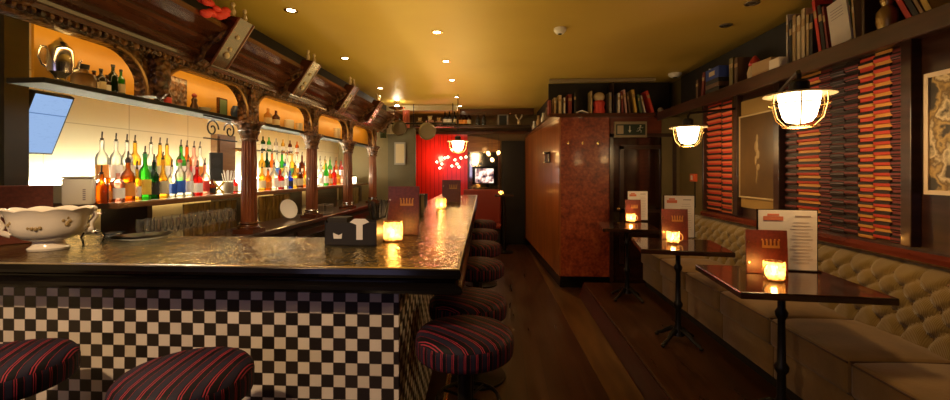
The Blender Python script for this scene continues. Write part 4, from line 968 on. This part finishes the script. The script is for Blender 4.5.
m.build('pale_figure', mat('pale_print', (0.22, 0.14, 0.05), .6), FP, smooth=True)
MB().b2(.0025, .022, -.25, .25, -.09, .87).build('mount_board', plaster('ochre_mount', (0.26, 0.16, 0.045), (0.32, 0.2, 0.06), .4), FP)
framed('large abstract black and tan poster in a pale border at the right edge', 1.62, yx(926, 2.2), 1.355, 1.975, artmat('abstract_art', [(0.30, (0.02, 0.015, 0.01)), (0.42, (0.04, 0.03, 0.02)), (0.47, (0.45, 0.30, 0.10)), (0.53, (0.12, 0.07, 0.02)), (0.58, (0.62, 0.5, 0.3)), (0.66, (0.03, 0.02, 0.01))], 7), mat('pale_border', (0.6, 0.48, 0.34), .5), wdt=.022)

# high shelf along the right wall and over the door
HS = thing('book_shelf', 'high dark shelf under the ceiling along the right wall', 'shelf', (2.1, 2.5, 2.1))
MB().b2(-.16, .149, -3.9, 2.78, .075, .10).build('board', DARKW, HS)
MB().b2(-.175, -.155, -3.9, 2.78, .0, .10, .004).build('fascia', wood('dark_red_wood', (0.022, 0.006, 0.003), (0.06, 0.017, 0.008), .28, .4), HS)
MB().b2(.11, .149, -3.9, 2.78, .10, .535).build('back', DARKPAINT, HS)
for yy in (-.12,): MB().b2(-.15, .11, yy - .008, yy + .008, .10, .535).build('divider', DARKW, HS)
H2 = thing('book_shelf', 'high dark shelf above the door and the red veneered box', 'shelf', (1.3, 5.36, 2.16))
MB().b2(-.68, .62, -.04, .24, .0, .045).build('board', MAHOG, H2)
MB().b2(-.66, .9, .24, .26, .045, .475).build('back', DARKPAINT, H2)
MB().b2(-.68, .62, -.05, .0, .435, .475).build('top_rail', mat('pale_rail', (0.28, 0.22, 0.12), .5), H2)
MB().b2(.112, .122, -.02, .22, .045, .435).build('divider', DARKW, H2)
sidepanel(0.05, 3.1, 2.16, 2.19, .20)
p0 = Vector((.62, 5.61)); p1 = Vector((.50, 8.2))
MB().prism([(.62 - 1.3, 5.36 - 5.36 + .24), (.80 - 1.3, .24), (.72 - 1.3, 2.9), (.50 - 1.3, 2.9)], 'z', 0, .03).build('side_board', MAHOG, H2)
MB().prism([(.80 - 1.3, .26), (.83 - 1.3, .26), (.75 - 1.3, 2.9), (.72 - 1.3, 2.9)], 'z', .03, .475).build('side_back', DARKPAINT, H2)

BK = {n: mat('cover_' + n, c, .55) for n, c in dict(white=(0.7, 0.64, 0.56), cream=(0.6, 0.47, 0.28), tan=(0.42, 0.27, 0.12), red=(0.6, 0.05, 0.035), maroon=(0.2, 0.03, 0.025), black=(0.02, 0.018, 0.016), blue=(0.03, 0.06, 0.3), green=(0.08, 0.12, 0.05), yellow=(0.65, 0.42, 0.08), pink=(0.6, 0.35, 0.33), brown=(0.12, 0.06, 0.03), grey=(0.3, 0.27, 0.24), olive=(0.2, 0.16, 0.06)).items()}
def book(label, loc, th, d, h, col, face, tilt=0, group=None, tiltax='side'):
    """spine towards `face` ('-x' for the right wall, '-y' over the door); th runs along the shelf"""
    t = thing('book', label, 'book', loc, 0, group)
    rz = -pi / 2 if face == '-x' else 0
    t.rotation_euler = Matrix.Rotation(rz, 3, 'Z').to_euler(); R = Matrix.Rotation(rz, 3, 'Z') @ Matrix.Rotation(tilt, 3, 'Y'); t.rotation_euler = R.to_euler()
    if tilt: t.location.z += abs(sin(tilt)) * th / 2 + .0005
    c = MB().b2(-th / 2, -th / 2 + .003, 0, d, 0, h).b2(th / 2 - .003, th / 2, 0, d, 0, h).b2(-th / 2, th / 2, 0, .004, 0, h); c.build('cover', BK[col], t)
    MB().b2(-th / 2 + .0035, th / 2 - .0035, .0045, d - .005, .004, h - .004).build('pages', PAPER, t)
    if h > .18: MB().b2(-th / 2 + .002, th / 2 - .002, -.001, .0005, h * .66, h * .80).build('spine_band', BK['tan' if col != 'tan' else 'cream'], t)
    return t
ZS = 2.2005
gR = 'books on the high shelf along the right wall'; RB = []; DB = []
# (pixel, thickness, height, colour, tilt, label)
for px, th, h, col, tl, lab in [
    (697, .05, .20, 'brown', 0, 'brown book at the far end of the right hand shelf'), (702, .05, .24, 'maroon', .16, 'maroon book leaning at the far end of the right hand shelf'), (707, .03, .25, 'white', .2, 'white book leaning left of the blue book box'),
    (731, .06, .25, 'olive', 0, 'olive book right of the blue box'), (736, .05, .23, 'brown', 0, 'brown book against the divider, right of the olive one'),
    (787, .018, .36, 'white', 0, 'tall thin white spine, leftmost of the pale group'), (790.5, .03, .31, 'black', 0, 'black book right of the tall thin white spine'), (794, .035, .33, 'tan', 0, 'tan book in the pale group on the right shelf'),
    (798.5, .04, .31, 'cream', 0, 'cream book in the middle of the pale group'), (803, .035, .34, 'cream', 0, 'taller cream book right of the middle of the pale group'), (807.5, .025, .29, 'tan', 0, 'thin tan book, right end of the pale group'), (811, .03, .28, 'black', 0, 'thin black book between the pale group and the red one'),
    (818, .028, .36, 'red', -.17, 'tall red book leaning against the pale group'), (823.5, .03, .31, 'black', -.15, 'black book leaning behind the red one'), (828, .02, .29, 'maroon', -.15, 'thin maroon book left of the large white booklet'),
    (851, .025, .27, 'green', -.08, 'dark green book leaning right of the large white booklet'), (855, .018, .25, 'tan', -.08, 'thin tan book beside the divider, right of the white booklet'),
    (910, .03, .24, 'red', -.45, 'red book toppled over near the right edge of the photo'), (899, .03, .26, 'black', -.45, 'black book toppled onto the red one near the right edge'), (905, .02, .24, 'tan', -.45, 'thin tan book toppled near the right edge'), (912, .03, .22, 'yellow', -.4, 'yellow book toppled, last at the right edge')]:
    RB.append((px, th, h, col, tl, lab))
def place_books(items, pos, put):
    last = None
    for px, th, h, col, tl, lab in items:
        p = pos(px)
        if last is not None:
            lp, lt, lh, ltl = last
            need = (lt / cos(ltl) + th / cos(tl)) / 2 + .002
            if ltl > tl: need += min(lh, h) * (sin(ltl) - sin(tl))
            p = max(p, lp + need)
        last = (p, th, h, tl); put(p, th, h, col, tl, lab)
X = 1.985
place_books(RB, lambda px: -yx(px, X), lambda p, th, h, col, tl, lab: book(lab, (X, -p, ZS), th, .105, h, col, '-x', tl, gR))
t = thing('booklet', 'large white booklet facing out and leaning on the right hand shelf', 'booklet', (1.975, yx(841.5, 1.975), ZS + .012), 0)
t.rotation_euler = (Matrix.Rotation(-pi / 2, 3, 'Z') @ Matrix.Rotation(radians(-9), 3, 'Y')).to_euler()
MB().b2(-.07, .07, 0, .03, 0, .27).build('cover', BK['white'], t)
m = MB()
for k in range(4): m.b2(-.05, .04, -.001, .0, .22 - k * .018, .223 - k * .018)
m.build('print', INK, t)
X = 2.0
tag(MB().box((0, 0, .05), (.12, .20, .10), None, .003).build('box', BK['tan'], loc=(X, yx(769, X), ZS), rotz=.1), 'tan paper parcel left of the pale books on the right shelf', 'parcel')
tag(MB().box((0, 0, .035), (.10, .11, .07), None, .004).build('tray', PORC, loc=(X - .02, yx(784, X), ZS)), 'small shiny white box beside the pale books', 'box')
fgn = thing('gnome_figure', 'small pale figure with a red cap on the right hand shelf', 'figurine', (X, yx(755, X), ZS))
MB().lathe([(0, 0), (.05, 0), (.055, .05), (.04, .10), (0, .12)], seg=18).build('body', BK['cream'], fgn, smooth=True)
MB().lathe([(.0, .10), (.038, .10), (.045, .12), (.03, .15), (.01, .18), (0, .185)], seg=14).build('cap', BK['red'], fgn, smooth=True)
bb = thing('blue_box', 'blue box lying on dark books at the far part of the right shelf', 'box', (X, yx(718, X), ZS + .122))
MB().box((0, 0, .05), (.11, .24, .10), None, .004).build('body', BK['blue'], bb)
MB().box((-.056, 0, .05), (.002, .10, .04)).build('paper_label', BK['cream'], bb)
for k in range(3): tag(MB().box((0, 0, .02), (.11, .25 - .01 * k, .038), None, .002).build('book', BK['black' if k != 1 else 'brown'], loc=(X, yx(718, X), ZS + .0405 * k)), ['black book lying at the bottom of the pile under the blue box', 'brown book lying in the middle of the pile under the blue box', 'black book lying directly under the blue box'][k], 'book', 'books lying under the blue box')
tag(MB().lathe([(0, 0), (.035, 0), (.045, .05), (.042, .10), (.02, .13), (.03, .16), (.02, .19), (0, .2)], seg=18).build('brass_pot', mat('old_brass', (0.42, 0.28, 0.1), .35, .8), loc=(X, yx(887, X), ZS), smooth=True), 'dull brass pot right of the shelf divider on the right wall', 'pot')
# shelf above the door
ZD = 2.2055; YD = 5.335; gD = 'books above the door'
for px, th, h, col, tl, lab in [
    (550, .03, .17, 'maroon', 0, 'maroon book second from the left above the veneered box'), (555, .03, .20, 'tan', 0, 'tan book near the left end above the veneered box'), (560, .04, .23, 'cream', 0, 'cream spine near the left end above the veneered box'), (564.5, .025, .20, 'white', 0, 'slim white spine right of the cream one, above the veneered box'),
    (570, .05, .24, 'maroon', 0, 'wide maroon book above the veneered box'), (575, .03, .26, 'black', 0, 'black book right of the wide maroon book'), (591.5, .02, .28, 'cream', 0, 'thin cream spine left of the bust'),
    (610.5, .03, .26, 'grey', 0, 'grey book right of the bust'), (619, .03, .25, 'white', 0, 'white spine right of the divider above the door'), (622.5, .03, .27, 'maroon', -.05, 'maroon book between the white and the pink one'), (626, .03, .29, 'pink', -.1, 'pink book leaning slightly above the exit sign'), (630, .025, .26, 'brown', -.12, 'brown book leaning between the pink and yellow books'),
    (636, .035, .29, 'yellow', -.14, 'yellow book leaning above the exit sign'), (641, .03, .23, 'green', -.15, 'dark green book leaning right of the yellow one'), (645.5, .02, .22, 'white', -.25, 'thin white book leaning right of the yellow one'), (653, .035, .28, 'red', -.28, 'red book leaning, rightmost of the row above the door')]:
    DB.append((px, th, h, col, tl, lab))
place_books(DB, lambda px: xy(px, YD), lambda p, th, h, col, tl, lab: book(lab, (p, YD, ZD), th, .17, h, col, '-y', tl, gD))
ob = thing('open_book', 'small open white book lying above the veneered box', 'book', (xy(582, YD), YD + .06, ZD))
MB().prism([(-.08, 0), (.0, .03), (.0, .045), (-.085, .012)], 'y', -.05, .05).prism([(.08, 0), (.0, .03), (.0, .045), (.085, .012)], 'y', -.05, .05).build('pages', PAPER, ob)
bu = thing('bust', 'red based bust with a pale rounded head above the door', 'ornament', (xy(600, YD), YD + .05, ZD))
MB().lathe([(0, 0), (.07, 0), (.075, .03), (.06, .08), (.075, .13), (.06, .16), (0, .17)], seg=20).build('body', BK['red'], bu, smooth=True)
MB().ball((0, 0, .21), .07, (1, .9, .85), 16).build('head', BK['cream'], bu, smooth=True)
sk = tag(MB().ball((0, 0, .035), .035, (1, .9, 1), 12).build('skull', BK['cream'], loc=(xy(661, YD), YD + .02, ZD), smooth=True), 'small pale round ornament right of the red leaning book', 'ornament')
# small curios on the side shelf of the box
for k, (yy, h, col, lab) in enumerate([(5.75, .16, 'cream', 'cream jar on the shelf round the corner of the veneered box, nearest'), (6.05, .20, 'brown', 'brown jar second on the shelf round the corner of the box'), (6.4, .17, 'white', 'white jar third on the shelf round the corner of the box'), (6.9, .2, 'tan', 'tan jar fourth on the shelf round the corner of the box'), (7.5, .18, 'white', 'white jar farthest on the shelf round the corner of the box')]):
    tag(MB().lathe([(0, 0), (.035, 0), (.04, h * .5), (.02, h * .75), (.022, h), (0, h)], seg=14).build('jar', BK[col], loc=(.69 - (yy - 5.6) * .045, yy, 2.1905), smooth=True), lab, 'jar', 'jars on the side shelf')
# exit sign, hooks, sconce, call point, detectors
ex = thing('exit_sign', 'dark exit sign with arrow and running figure above the door', 'sign', (1.64, BY - .02, 1.905))
MB().b2(-.20, .20, -.012, .018, 0, .20, .003).build('frame', mat('sign_frame', (0.30, 0.24, 0.14), .4), ex)
MB().b2(-.18, .18, -.015, -.0125, .03, .165).build('face', mat('sign_face', (0.012, 0.03, 0.02), .3), ex)
SW = mat('sign_white', (0.6, 0.62, 0.5), .5)
MB().b2(-.165, -.09, -.0175, -.0155, .045, .15).build('doorway', mat('sign_buff', (0.42, 0.34, 0.22), .5), ex)
MB().prism([(-.018, .09), (-.018, .145), (-.006, .145), (-.006, .09), (.008, .09), (-.012, .058), (-.032, .09)], 'y', -.0175, -.0155).build('arrow', SW, ex)
m = MB(); m.ball((.12, -.0165, .143), .011, (1, .1, 1), 10)
for a, b, w in [((.118, .13), (.108, .098), .009), ((.116, .125), (.142, .118), .005), ((.142, .118), (.152, .13), .005), ((.114, .127), (.09, .115), .005), ((.09, .115), (.085, .10), .005), ((.108, .098), (.13, .085), .007), ((.13, .085), (.125, .058), .006), ((.108, .098), (.095, .08), .007), ((.095, .08), (.07, .078), .006)]:
    m.tube([(a[0], -.0165, a[1]), (b[0], -.0165, b[1])], w / 2, 6)
m.build('running_figure', SW, ex, smooth=True)
for k, px in enumerate((568, 583, 598)):
    x, z = ony(px, 143, BY - .02); h = thing('coat_hook', ['left', 'middle', 'right'][k] + ' brass coat hook on the red veneer', 'hook', (x, BY, z), 0, 'coat hooks on the red veneer')
    MB().cyl((0, 0, 0), .016, .004, 14, Matrix.Rotation(pi / 2, 4, 'X')).build('plate', BRASS, h, smooth=True)
    m = MB(); m.tube([(0, -.004, 0), (0, -.035, -.004), (0, -.045, .015)], .005, 8); m.ball((0, -.045, .018), .009); m.build('hook', BRASS, h, smooth=True)
a_ = .62; q_ = Vector((BX0, BY)) + sd * a_ + sn * .02
sc2 = thing('wall_sconce', 'small black wall lantern on the orange wood panel', 'lamp', (q_.x, q_.y, 1.60), atan2(sd.y, sd.x) + pi)
MB().b2(-.05, .05, -.012, .0, 0, .16, .004).b2(-.055, .055, -.09, -.012, .13, .15).b2(-.045, .045, -.08, -.012, 0, .015).build('housing', BLACK, sc2)
MB().lathe([(0, .016), (.03, .016), (.034, .128), (0, .128)], (0, -.048, 0), 16).build('glass', GL['white'], sc2, smooth=True)
cp_ = thing('call_point', 'small orange call point box on the olive wall', 'alarm', (2.225, BY - .30, 1.345), 0)
cp_.location = (2.235, 4.98, 1.30 + .06)
MB().b2(-.03, .014, -.05, .05, 0, .09, .005).build('housing', mat('orange_box', (0.75, 0.12, 0.03), .4), cp_)
MB().b2(-.033, -.0305, -.02, .02, .02, .07).build('glass_panel', BK['white'], cp_)
MB().b2(0.002, .012, -.006, .006, -.30, 0).build('conduit', BLACKM, cp_)
for (px, py, r, lab) in [(675, 76, .075, 'white smoke detector on the ceiling near the right hand corner'), (560, 32, .05, 'white smoke detector in the middle of the ceiling')]:
    x, y = onz(px, py, CEIL - .03); d = thing('smoke_detector', lab, 'detector', (x, y, CEIL), 0, 'smoke detectors')
    MB().lathe([(0, -.045), (r * .6, -.045), (r * .85, -.03), (r, -.02), (r, -.001), (0, -.001)], seg=24).build('body', WHITE, d, smooth=True)
    MB().lathe([(0, -.05), (r * .3, -.05), (r * .3, -.0455), (0, -.0455)], seg=16).build('sensor', M['grey_cone'], d)
# recessed ceiling lights
DL = [(291, 10, 'nearest the brackets of the canopy'), (345, 58, 'second along the canopy'), (380, 88, 'third along the canopy'), (437, 32, 'nearest of the middle row'), (446, 61, 'second of the middle row'), (452, 80, 'third of the middle row'), (457, 97, 'fourth of the middle row'), (460, 106, 'farthest of the middle row')]
BULB = emit('bulb', (1.0, 0.8, 0.5), 45)
def downlight(x, y, lab, on=True, p=1.0):
    t = thing('downlight', lab, 'ceiling light', (x, y, CEIL), 0, 'recessed ceiling lights')
    MB().lathe([(.030, -.001), (.048, -.001), (.048, -.006), (.040, -.008), (.030, -.004)], seg=24).build('ring', BRASS if on else STEEL, t, smooth=True)
    MB().lathe([(0, -.001), (.029, -.001), (.029, -.003), (0, -.005)], seg=20).build('bulb', BULB if on else mat('dark_lens', (0.1, 0.08, 0.06), .15), t, smooth=True)
    if on:
        l = lamp('SPOT', (0, 0, -.02), P_DOWN * p, WARM, .03, (0, 0, 0), radians(115), .7); l.parent = t
for px, py, w in DL:
    x, y = onz(px, py, CEIL); downlight(x, y, 'lit recessed ceiling light, ' + w)
for (px, py, w) in [(752, 3, 'unlit recessed ceiling light nearest the right hand shelf'), (726, 25, 'unlit recessed ceiling light beyond the nearest one at the right')]:
    x, y = onz(px, py, CEIL); downlight(x, y, w, False)

# lanterns over the tables
GLOBE = emit('lantern_globe', (1.0, 0.78, 0.42), E_GLOBE)
def lantern(label, x, y, z, arm=True, s=1.0, power=1.0):
    t = thing('cage_lantern', label, 'lamp', (x, y, z), 0, 'caged bulkhead lanterns')
    MB().lathe([(.0, .012), (.07 * s, .012), (.155 * s, .0), (.16 * s, -.008), (.155 * s, -.010), (.07 * s, .002), (0, .002)], seg=36).build('shade', mat('enamel', (0.75, 0.62, 0.42), .3), t, smooth=True)
    MB().lathe([(0, -.004), (.092 * s, -.004), (.088 * s, -.05 * s), (.072 * s, -.12 * s), (.055 * s, -.145 * s), (.02 * s, -.155 * s), (0, -.155 * s)], seg=28).build('globe', GLOBE, t, smooth=True)
    for k in range(6):
        a = k * pi / 3; m = MB(); m.tube([(r * s * cos(a), r * s * sin(a), zz * s) for r, zz in [(.128, -.006), (.130, -.055), (.112, -.13), (.07, -.172)]], .0034, 6); m.build('cage_wire', BRASS, t, smooth=True)
    for r, zz in ((.131, -.055), (.072, -.172)):
        m = MB(); m.tube([(r * s * cos(k * pi / 12), r * s * sin(k * pi / 12), zz * s) for k in range(24)], .0034, 6, True); m.build('cage_ring', BRASS, t, smooth=True)
    MB().lathe([(0, .012), (.045 * s, .012), (.045 * s, .06), (.03 * s, .075), (0, .075)], seg=20).build('cap', IRON, t, smooth=True)
    l = lamp('POINT', (0, 0, -.20 * s), P_LANTERN * power, (1.0, 0.58, 0.22), .06); l.parent = t
    return t
x, z = ony(799, 94, 2.30)
t = lantern('lit caged lantern over the nearest table', x, 2.30, z)
m = MB(); m.tube([(0, 0, .07), (0, 0, .10), (.02, .035, .125), (2.175 - x, 3.44 - 2.30, .20)], .011, 8); m.cyl((2.165 - x, 1.14, .20), .03, .02, 14, Matrix.Rotation(-pi / 2, 4, 'Y')); m.build('arm', IRON, t, smooth=True)
x, z = ony(688, 127, 3.90)
t = lantern('lit caged lantern over the middle table, before the olive wall', x, 3.90, z)
m = MB(); m.tube([(0, 0, .07), (0, 0, .10), (.02, .01, .125), (2.175 - x, 4.03 - 3.90, .18)], .011, 8); m.build('arm', IRON, t, smooth=True)
x, z = ony(458, 141, 6.3)
t = lantern('lit hanging lantern over the far end of the bar', x, 6.3, z, s=1.0, power=.8)
m = MB(); m.tube([(0, 0, .07), (0, 0, CEIL - z)], .006, 8); m.build('stem', IRON, t, smooth=True)

# ================================================================== FAR END
YR = 8.58
RW = NT('red_boards'); o_ = RW.sep(RW.obj()); g_ = RW.math('LESS_THAN', RW.math('FRACT', RW.math('DIVIDE', RW.math('ADD', o_[0], 9.0), .09)), .08)
RW.set(RW.mix(g_, (0.75, 0.03, 0.015), (0.2, 0.01, 0.006)), .22, coat=.4)
struct(MB().b2(-2.0, -.66, YR, YR + .018, .0, 2.22).build('wall_red_boards', RW.m))
struct(MB().b2(-2.0, .55, YR - .28, YR, 2.22, 2.28).build('trim_10', MAHOG))
struct(MB().b2(-2.0, .55, 7.76, 7.86, 2.30, 2.34).build('trim_11', DARKW))
d2 = struct(MB().b2(.03, .50, YR - .03, YR, 0, 2.1).build('door_2', BLACKM))
MB().ball((.1, YR - .05, 1.0), .025).build('door_handle', BRASS, d2, smooth=True)
mi = thing('mirror', 'dark framed mirror with a curved brown top on the far wall', 'mirror', (-.33, YR - .02, 1.08))
MB().b2(-.33, -.29, -.03, .02, 0, 1.0).b2(.29, .33, -.03, .02, 0, 1.0).b2(-.33, .33, -.03, .02, 0, .05).build('frame', MAHOG, mi)
pts = [(-.33, .80), (-.33, 1.08)] + [(-.33 + .66 * k / 10, 1.12 - .10 * (k / 10) ** 2 * 1.0) for k in range(11)] + [(.33, .80)]
MB().prism(pts, 'y', -.035, -.005).build('arched_top', wood('brown_arch', (0.16, 0.07, 0.02), (0.3, 0.14, 0.045), .25, .5), mi)
MB().b2(-.29, .29, -.005, .0, .05, .80).build('glass', mat('mirror_glass', (0.75, 0.7, 0.6), .04, 1.0), mi)
refl = thing('reflection_panel', 'small glowing panel standing in for a bright reflection in the far mirror', 'reflection_panel', (-.31, YR - .10, 1.22))  # added panel that stands in for the mirror's bright reflection
MB().b2(-.25, .25, 0, .05, 0, .36, .004).b2(-.08, .08, 0, .06, -.05, 0).build('casing', BLACK, refl)  # dark backing of the added reflection panel
n = NT('reflection_glow'); n.n.remove(n.p); e = n.new('ShaderNodeEmission'); f = n.noise(9, 3); n.link(n.ramp(f, [(.38, (0.05, 0.03, 0.04)), (.47, (0.5, 0.25, 0.2)), (.56, (1, .85, .7))]), e.inputs[0]); e.inputs[1].default_value = 1.5; n.link(e.outputs[0], n.out.inputs[0])  # the mirror's reflection put into an emissive colour
MB().b2(-.19, .18, -.003, -.001, .03, .32).build('screen', n.m, refl)  # glowing face standing in for the mirror's bright reflection
bs = thing('red_bench', 'low red bench back beneath the far mirror', 'bench', (-.33, YR - .30, 0))
MB().b2(-.4, .35, .1, .17, .4, 1.12, .02).b2(-.4, .35, -.25, .1, .38, .46, .02).build('upholstery', leather('red_leather', (0.22, 0.03, 0.02), (0.32, 0.05, 0.03), .35), bs)
MB().b2(-.38, .33, -.22, .18, 0, .38).build('base', BLACKM, bs)
FB = emit('fairy_bulb', (1.0, 0.55, 0.35), 22)
random.seed(5)
fl_ = thing('fairy_lights', 'cluster of glowing fairy lights before the red boards', 'fairy lights', (-1.2, 8.40, 1.75))
wp = []
for k, (px, py) in enumerate([(452, 150), (445, 158), (442, 164), (437, 162), (440, 168), (448, 157), (455, 160), (457, 164), (452, 166), (459, 167), (461, 158), (466, 157)]):
    x, z = ony(px, py, 8.40); wp.append((x + 1.2, 0, z - 1.75)); MB().ball((x + 1.2, -.015, z - 1.75), .020, (1, 1, 1), 10).build('bulb', FB, fl_, smooth=True)
m = MB(); m.tube(sorted(wp), .004, 5); m.tube([(0, 0, .1), (0, .0, .45)], .004, 5); m.build('wire', BLACKM, fl_)
for k, (px, py) in enumerate([(488, 153), (492, 159.5), (498.5, 152.5)]):
    x, z = ony(px, py, 8.30); t = thing('pendant_bulb', ['left', 'lowest middle', 'right'][k] + ' glowing bulb hanging before the far mirror', 'lamp', (x, 8.30, z), 0, 'bulbs before the mirror')
    MB().ball((0, 0, 0), .032, (1, 1, 1.1), 12).build('bulb', emit('amber_bulb', (1.0, 0.6, 0.2), 14), t, smooth=True)
    MB().cyl((0, 0, .03), .014, .04, 10).tube([(0, 0, .06), (0, 0, 2.22 - z)], .003, 5).build('cord', BLACKM, t)
lamp('POINT', (-1.25, 8.25, 1.75), P_RED, (1.0, 0.35, 0.2), .06)
lamp('POINT', (-.33, 8.0, 1.95), 1.6, AMBER, .05)
# candle table beyond the bar
tb = thing('side_table', 'small dark table with a candle beyond the end of the bar', 'table', (.08, 7.7, 0))
MB().box((0, 0, 1.04), (.34, .34, .03), None, .004).build('tabletop', DARKW, tb); MB().lathe([(0, 0), (.16, 0), (.16, .02), (.03, .04), (.025, 1.02), (0, 1.02)], seg=20).build('pedestal', IRON, tb, smooth=True)
candle('tiny lit candle on the table beyond the bar end', (.02, 7.66, 1.057), .045, .07, power=.5)
# bottles on the far beam
for k, (px, col, lab, w) in enumerate([(445, 'black', 'white', 'leftmost'), (449.5, 'black', 'white', 'second'), (454.5, 'black', 'cream', 'third'), (461, 'brown', 'orange', 'fourth'), (465, 'brown', 'orange', 'fifth'), (469, 'brown', 'cream', 'sixth'), (478, 'black', 'black', 'seventh'), (484, 'black', 'black', 'rightmost')]):
    bottle(f'dark wine bottle with {lab} label on the far beam, {w} of eight', (xy(px, 7.81), 7.81, 2.341), col, .26 if k < 3 else .22, .04, lab, pour=False, group='wine bottles on the far beam')
X7 = xy(504, 7.81)
fr_ = thing('picture_frame', 'grey square picture frame standing on the far beam', 'picture', (X7 - .02, 7.81, 2.341))
MB().b2(-.10, -.07, -.01, .01, 0, .2).b2(.07, .10, -.01, .01, 0, .2).b2(-.10, .10, -.01, .01, .18, .21).build('frame', BK['grey'], fr_); MB().b2(-.07, .07, .0, .008, 0, .18).build('print', BLACKM, fr_)
m = MB(); m.lathe([(0, 0), (.03, 0), (.035, .06), (.02, .09), (0, .1)], seg=12)
for s in (-1, 1): m.tube([(0, 0, .08), (s * .05, 0, .15), (s * .06, 0, .2)], .014, 6)
tag(m.build('ornament', BK['cream'], loc=(xy(519, 7.81), 7.81, 2.341), smooth=True), 'pale antler shaped ornament at the right of the far beam', 'ornament')

# left of the far end: passage with picture, pans, cloths
pc = thing('framed_print', 'small pale framed picture on the wall left of the red boards', 'picture', (xy(400, 7.38), 7.385, 1.60))
MB().b2(-.10, .10, -.015, .014, 0, .40).build('frame', BK['grey'], pc); MB().b2(-.075, .075, -.018, -.0155, .03, .37).build('print', BK['cream'], pc)
struct(MB().b2(-2.0, -1.50, 7.40, 7.44, 0, 2.3).build('wall_far_left', plaster('grey_olive', (0.08, 0.065, 0.03), (0.11, 0.09, 0.045), .6)))
pr_ = thing('pan_rail', 'dark rail across the far end of the bar that pans hang from', 'rail', (-1.30, 7.10, 2.30))
m = MB(); m.tube([(-.62, 0, 0), (.55, 0, 0)], .014, 8); m.build('bar', IRON, pr_, smooth=True)
for sx_ in (-.5, .5): MB().tube([(sx_, 0, 0), (sx_, 0, CEIL - 2.30)], .006, 6).build('hanger', IRON, pr_)
def pan(px, py, r, lab, mt):
    x, z = ony(px, py, 7.0); t = thing('frying_pan', lab, 'pan', (x, 7.05, z), 0, 'pans on the rail')
    MB().lathe([(0, 0), (r * .85, 0), (r, .03), (r * .98, .033), (r * .82, .006), (0, .006)], seg=28, mat=Matrix.Rotation(pi / 2, 4, 'X')).build('dish', mt, t, smooth=True)
    MB().tube([(0, -.01, r * .9), (0, .0, r + .04), (0, .05, 2.30 - z)], .008, 6).build('handle', IRON, t, smooth=True)
pan(399, 128, .13, 'left round pan hanging from the rail at the far end', mat('pan_metal', (0.22, 0.17, 0.09), .35, .7)); pan(427, 131, .15, 'larger round pan hanging from the rail at the far end', M['pan_metal'])
def cloth(px, py0, py1, w, lab, mt, Y=7.27):
    x, z1 = ony(px, py0, Y); z0 = ony(px, py1, Y)[1]; m = MB(); n_ = 12; pts = []
    f = [((-w / 2 + w * k / n_), .02 * sin(k * 1.7)) for k in range(n_ + 1)]; poly = f + [(a, b + .006) for a, b in f[::-1]]
    m.prism(poly, 'z', 0, z1 - z0); return tag(m.build('hanging_cloth', mt, loc=(x, Y, z0), smooth=False), lab, 'cloth', 'cloths hanging at the far end')
cloth(390.5, 113, 134, .14, 'white cloth hanging left of the left pan', mat('white_cloth', (0.75, 0.68, 0.55), .8)); cloth(406, 110, 128, .12, 'pink cloth hanging between the pans', mat('pink_cloth', (0.7, 0.22, 0.16), .8))
cloth(376, 108, 132, .16, 'red cloth hanging beside the last column', mat('red_cloth', (0.4, 0.03, 0.02), .8)); cloth(383, 112, 138, .10, 'green cloth hanging right of the red one', mat('green_cloth', (0.08, 0.10, 0.04), .8))
def blob(px, py, r, lab, cat_, cols, Y=7.19):
    x, z = ony(px, py, Y); t = thing('toy_bear', lab, cat_, (x, Y, z), 0)
    MB().ball((0, 0, 0), r, (1, .8, 1.1)).build('body', BK[cols[0]], t, smooth=True); MB().ball((0, -.02, r * 1.4), r * .7).build('head', BK[cols[1]], t, smooth=True)
    for s in (-1, 1): MB().ball((s * r * .55, -.01, r * 2.0), r * .24).build('ear', BK[cols[1]], t, smooth=True)
    for s in (-1, 1): MB().ball((s * r * .95, -.03, r * .3), r * .35, (1, 1, 1.5)).build('arm', BK[cols[0]], t, smooth=True)
tsh = thing('curio_shelf', 'narrow shelf of soft toys above the pan rail', 'shelf', (-1.10, 7.18, 2.24))
MB().b2(-.40, .30, -.06, .08, 0, .02).build('board', DARKW, tsh)
for sx_ in (-.39, .29): MB().b2(sx_ - .008, sx_ + .008, .0, .016, .02, CEIL - 2.24).build('hanger', DARKW, tsh)
for px, r, lab, cols in [(420, .045, 'tan soft toy above the larger pan, left of the pair', ('tan', 'cream')), (430, .055, 'pink and cream soft toy above the larger pan', ('pink', 'cream')), (439, .045, 'pink soft toy at the right end of the toy shelf', ('pink', 'tan'))]:
    x, _ = ony(px, 118, 7.19); z = 2.2605 + r * 1.1
    t = ony(px, 172 - (z - CZ) * 420 / 7.2, 7.19); blob(px, 172 - (z - CZ) * F / (7.19 * cos(YAW) - x * sin(YAW)), r, lab, 'soft toy', cols)
ch = thing('ceiling_lamp', 'bright lamp close under the ceiling at the far left', 'lamp', (*onz(397, 105, 2.58), 2.58))
MB().lathe([(0, .06), (.05, .06), (.05, .045), (.012, .04), (.012, .0), (0, 0)], seg=18).build('mount', BRASS, ch, smooth=True)
MB().ball((0, 0, -.03), .035, (1, 1, 1), 14).build('bulb', emit('hot_bulb', (1.0, 0.85, 0.6), 60), ch, smooth=True)
MB().lathe([(.035, -.085), (.13, -.055), (.14, -.045), (.13, -.05), (.035, -.08)], seg=24).build('dish', BRASS, ch, smooth=True)
l = lamp('POINT', (0, 0, -.03), 14, (1.0, 0.75, 0.42), .04); l.parent = ch
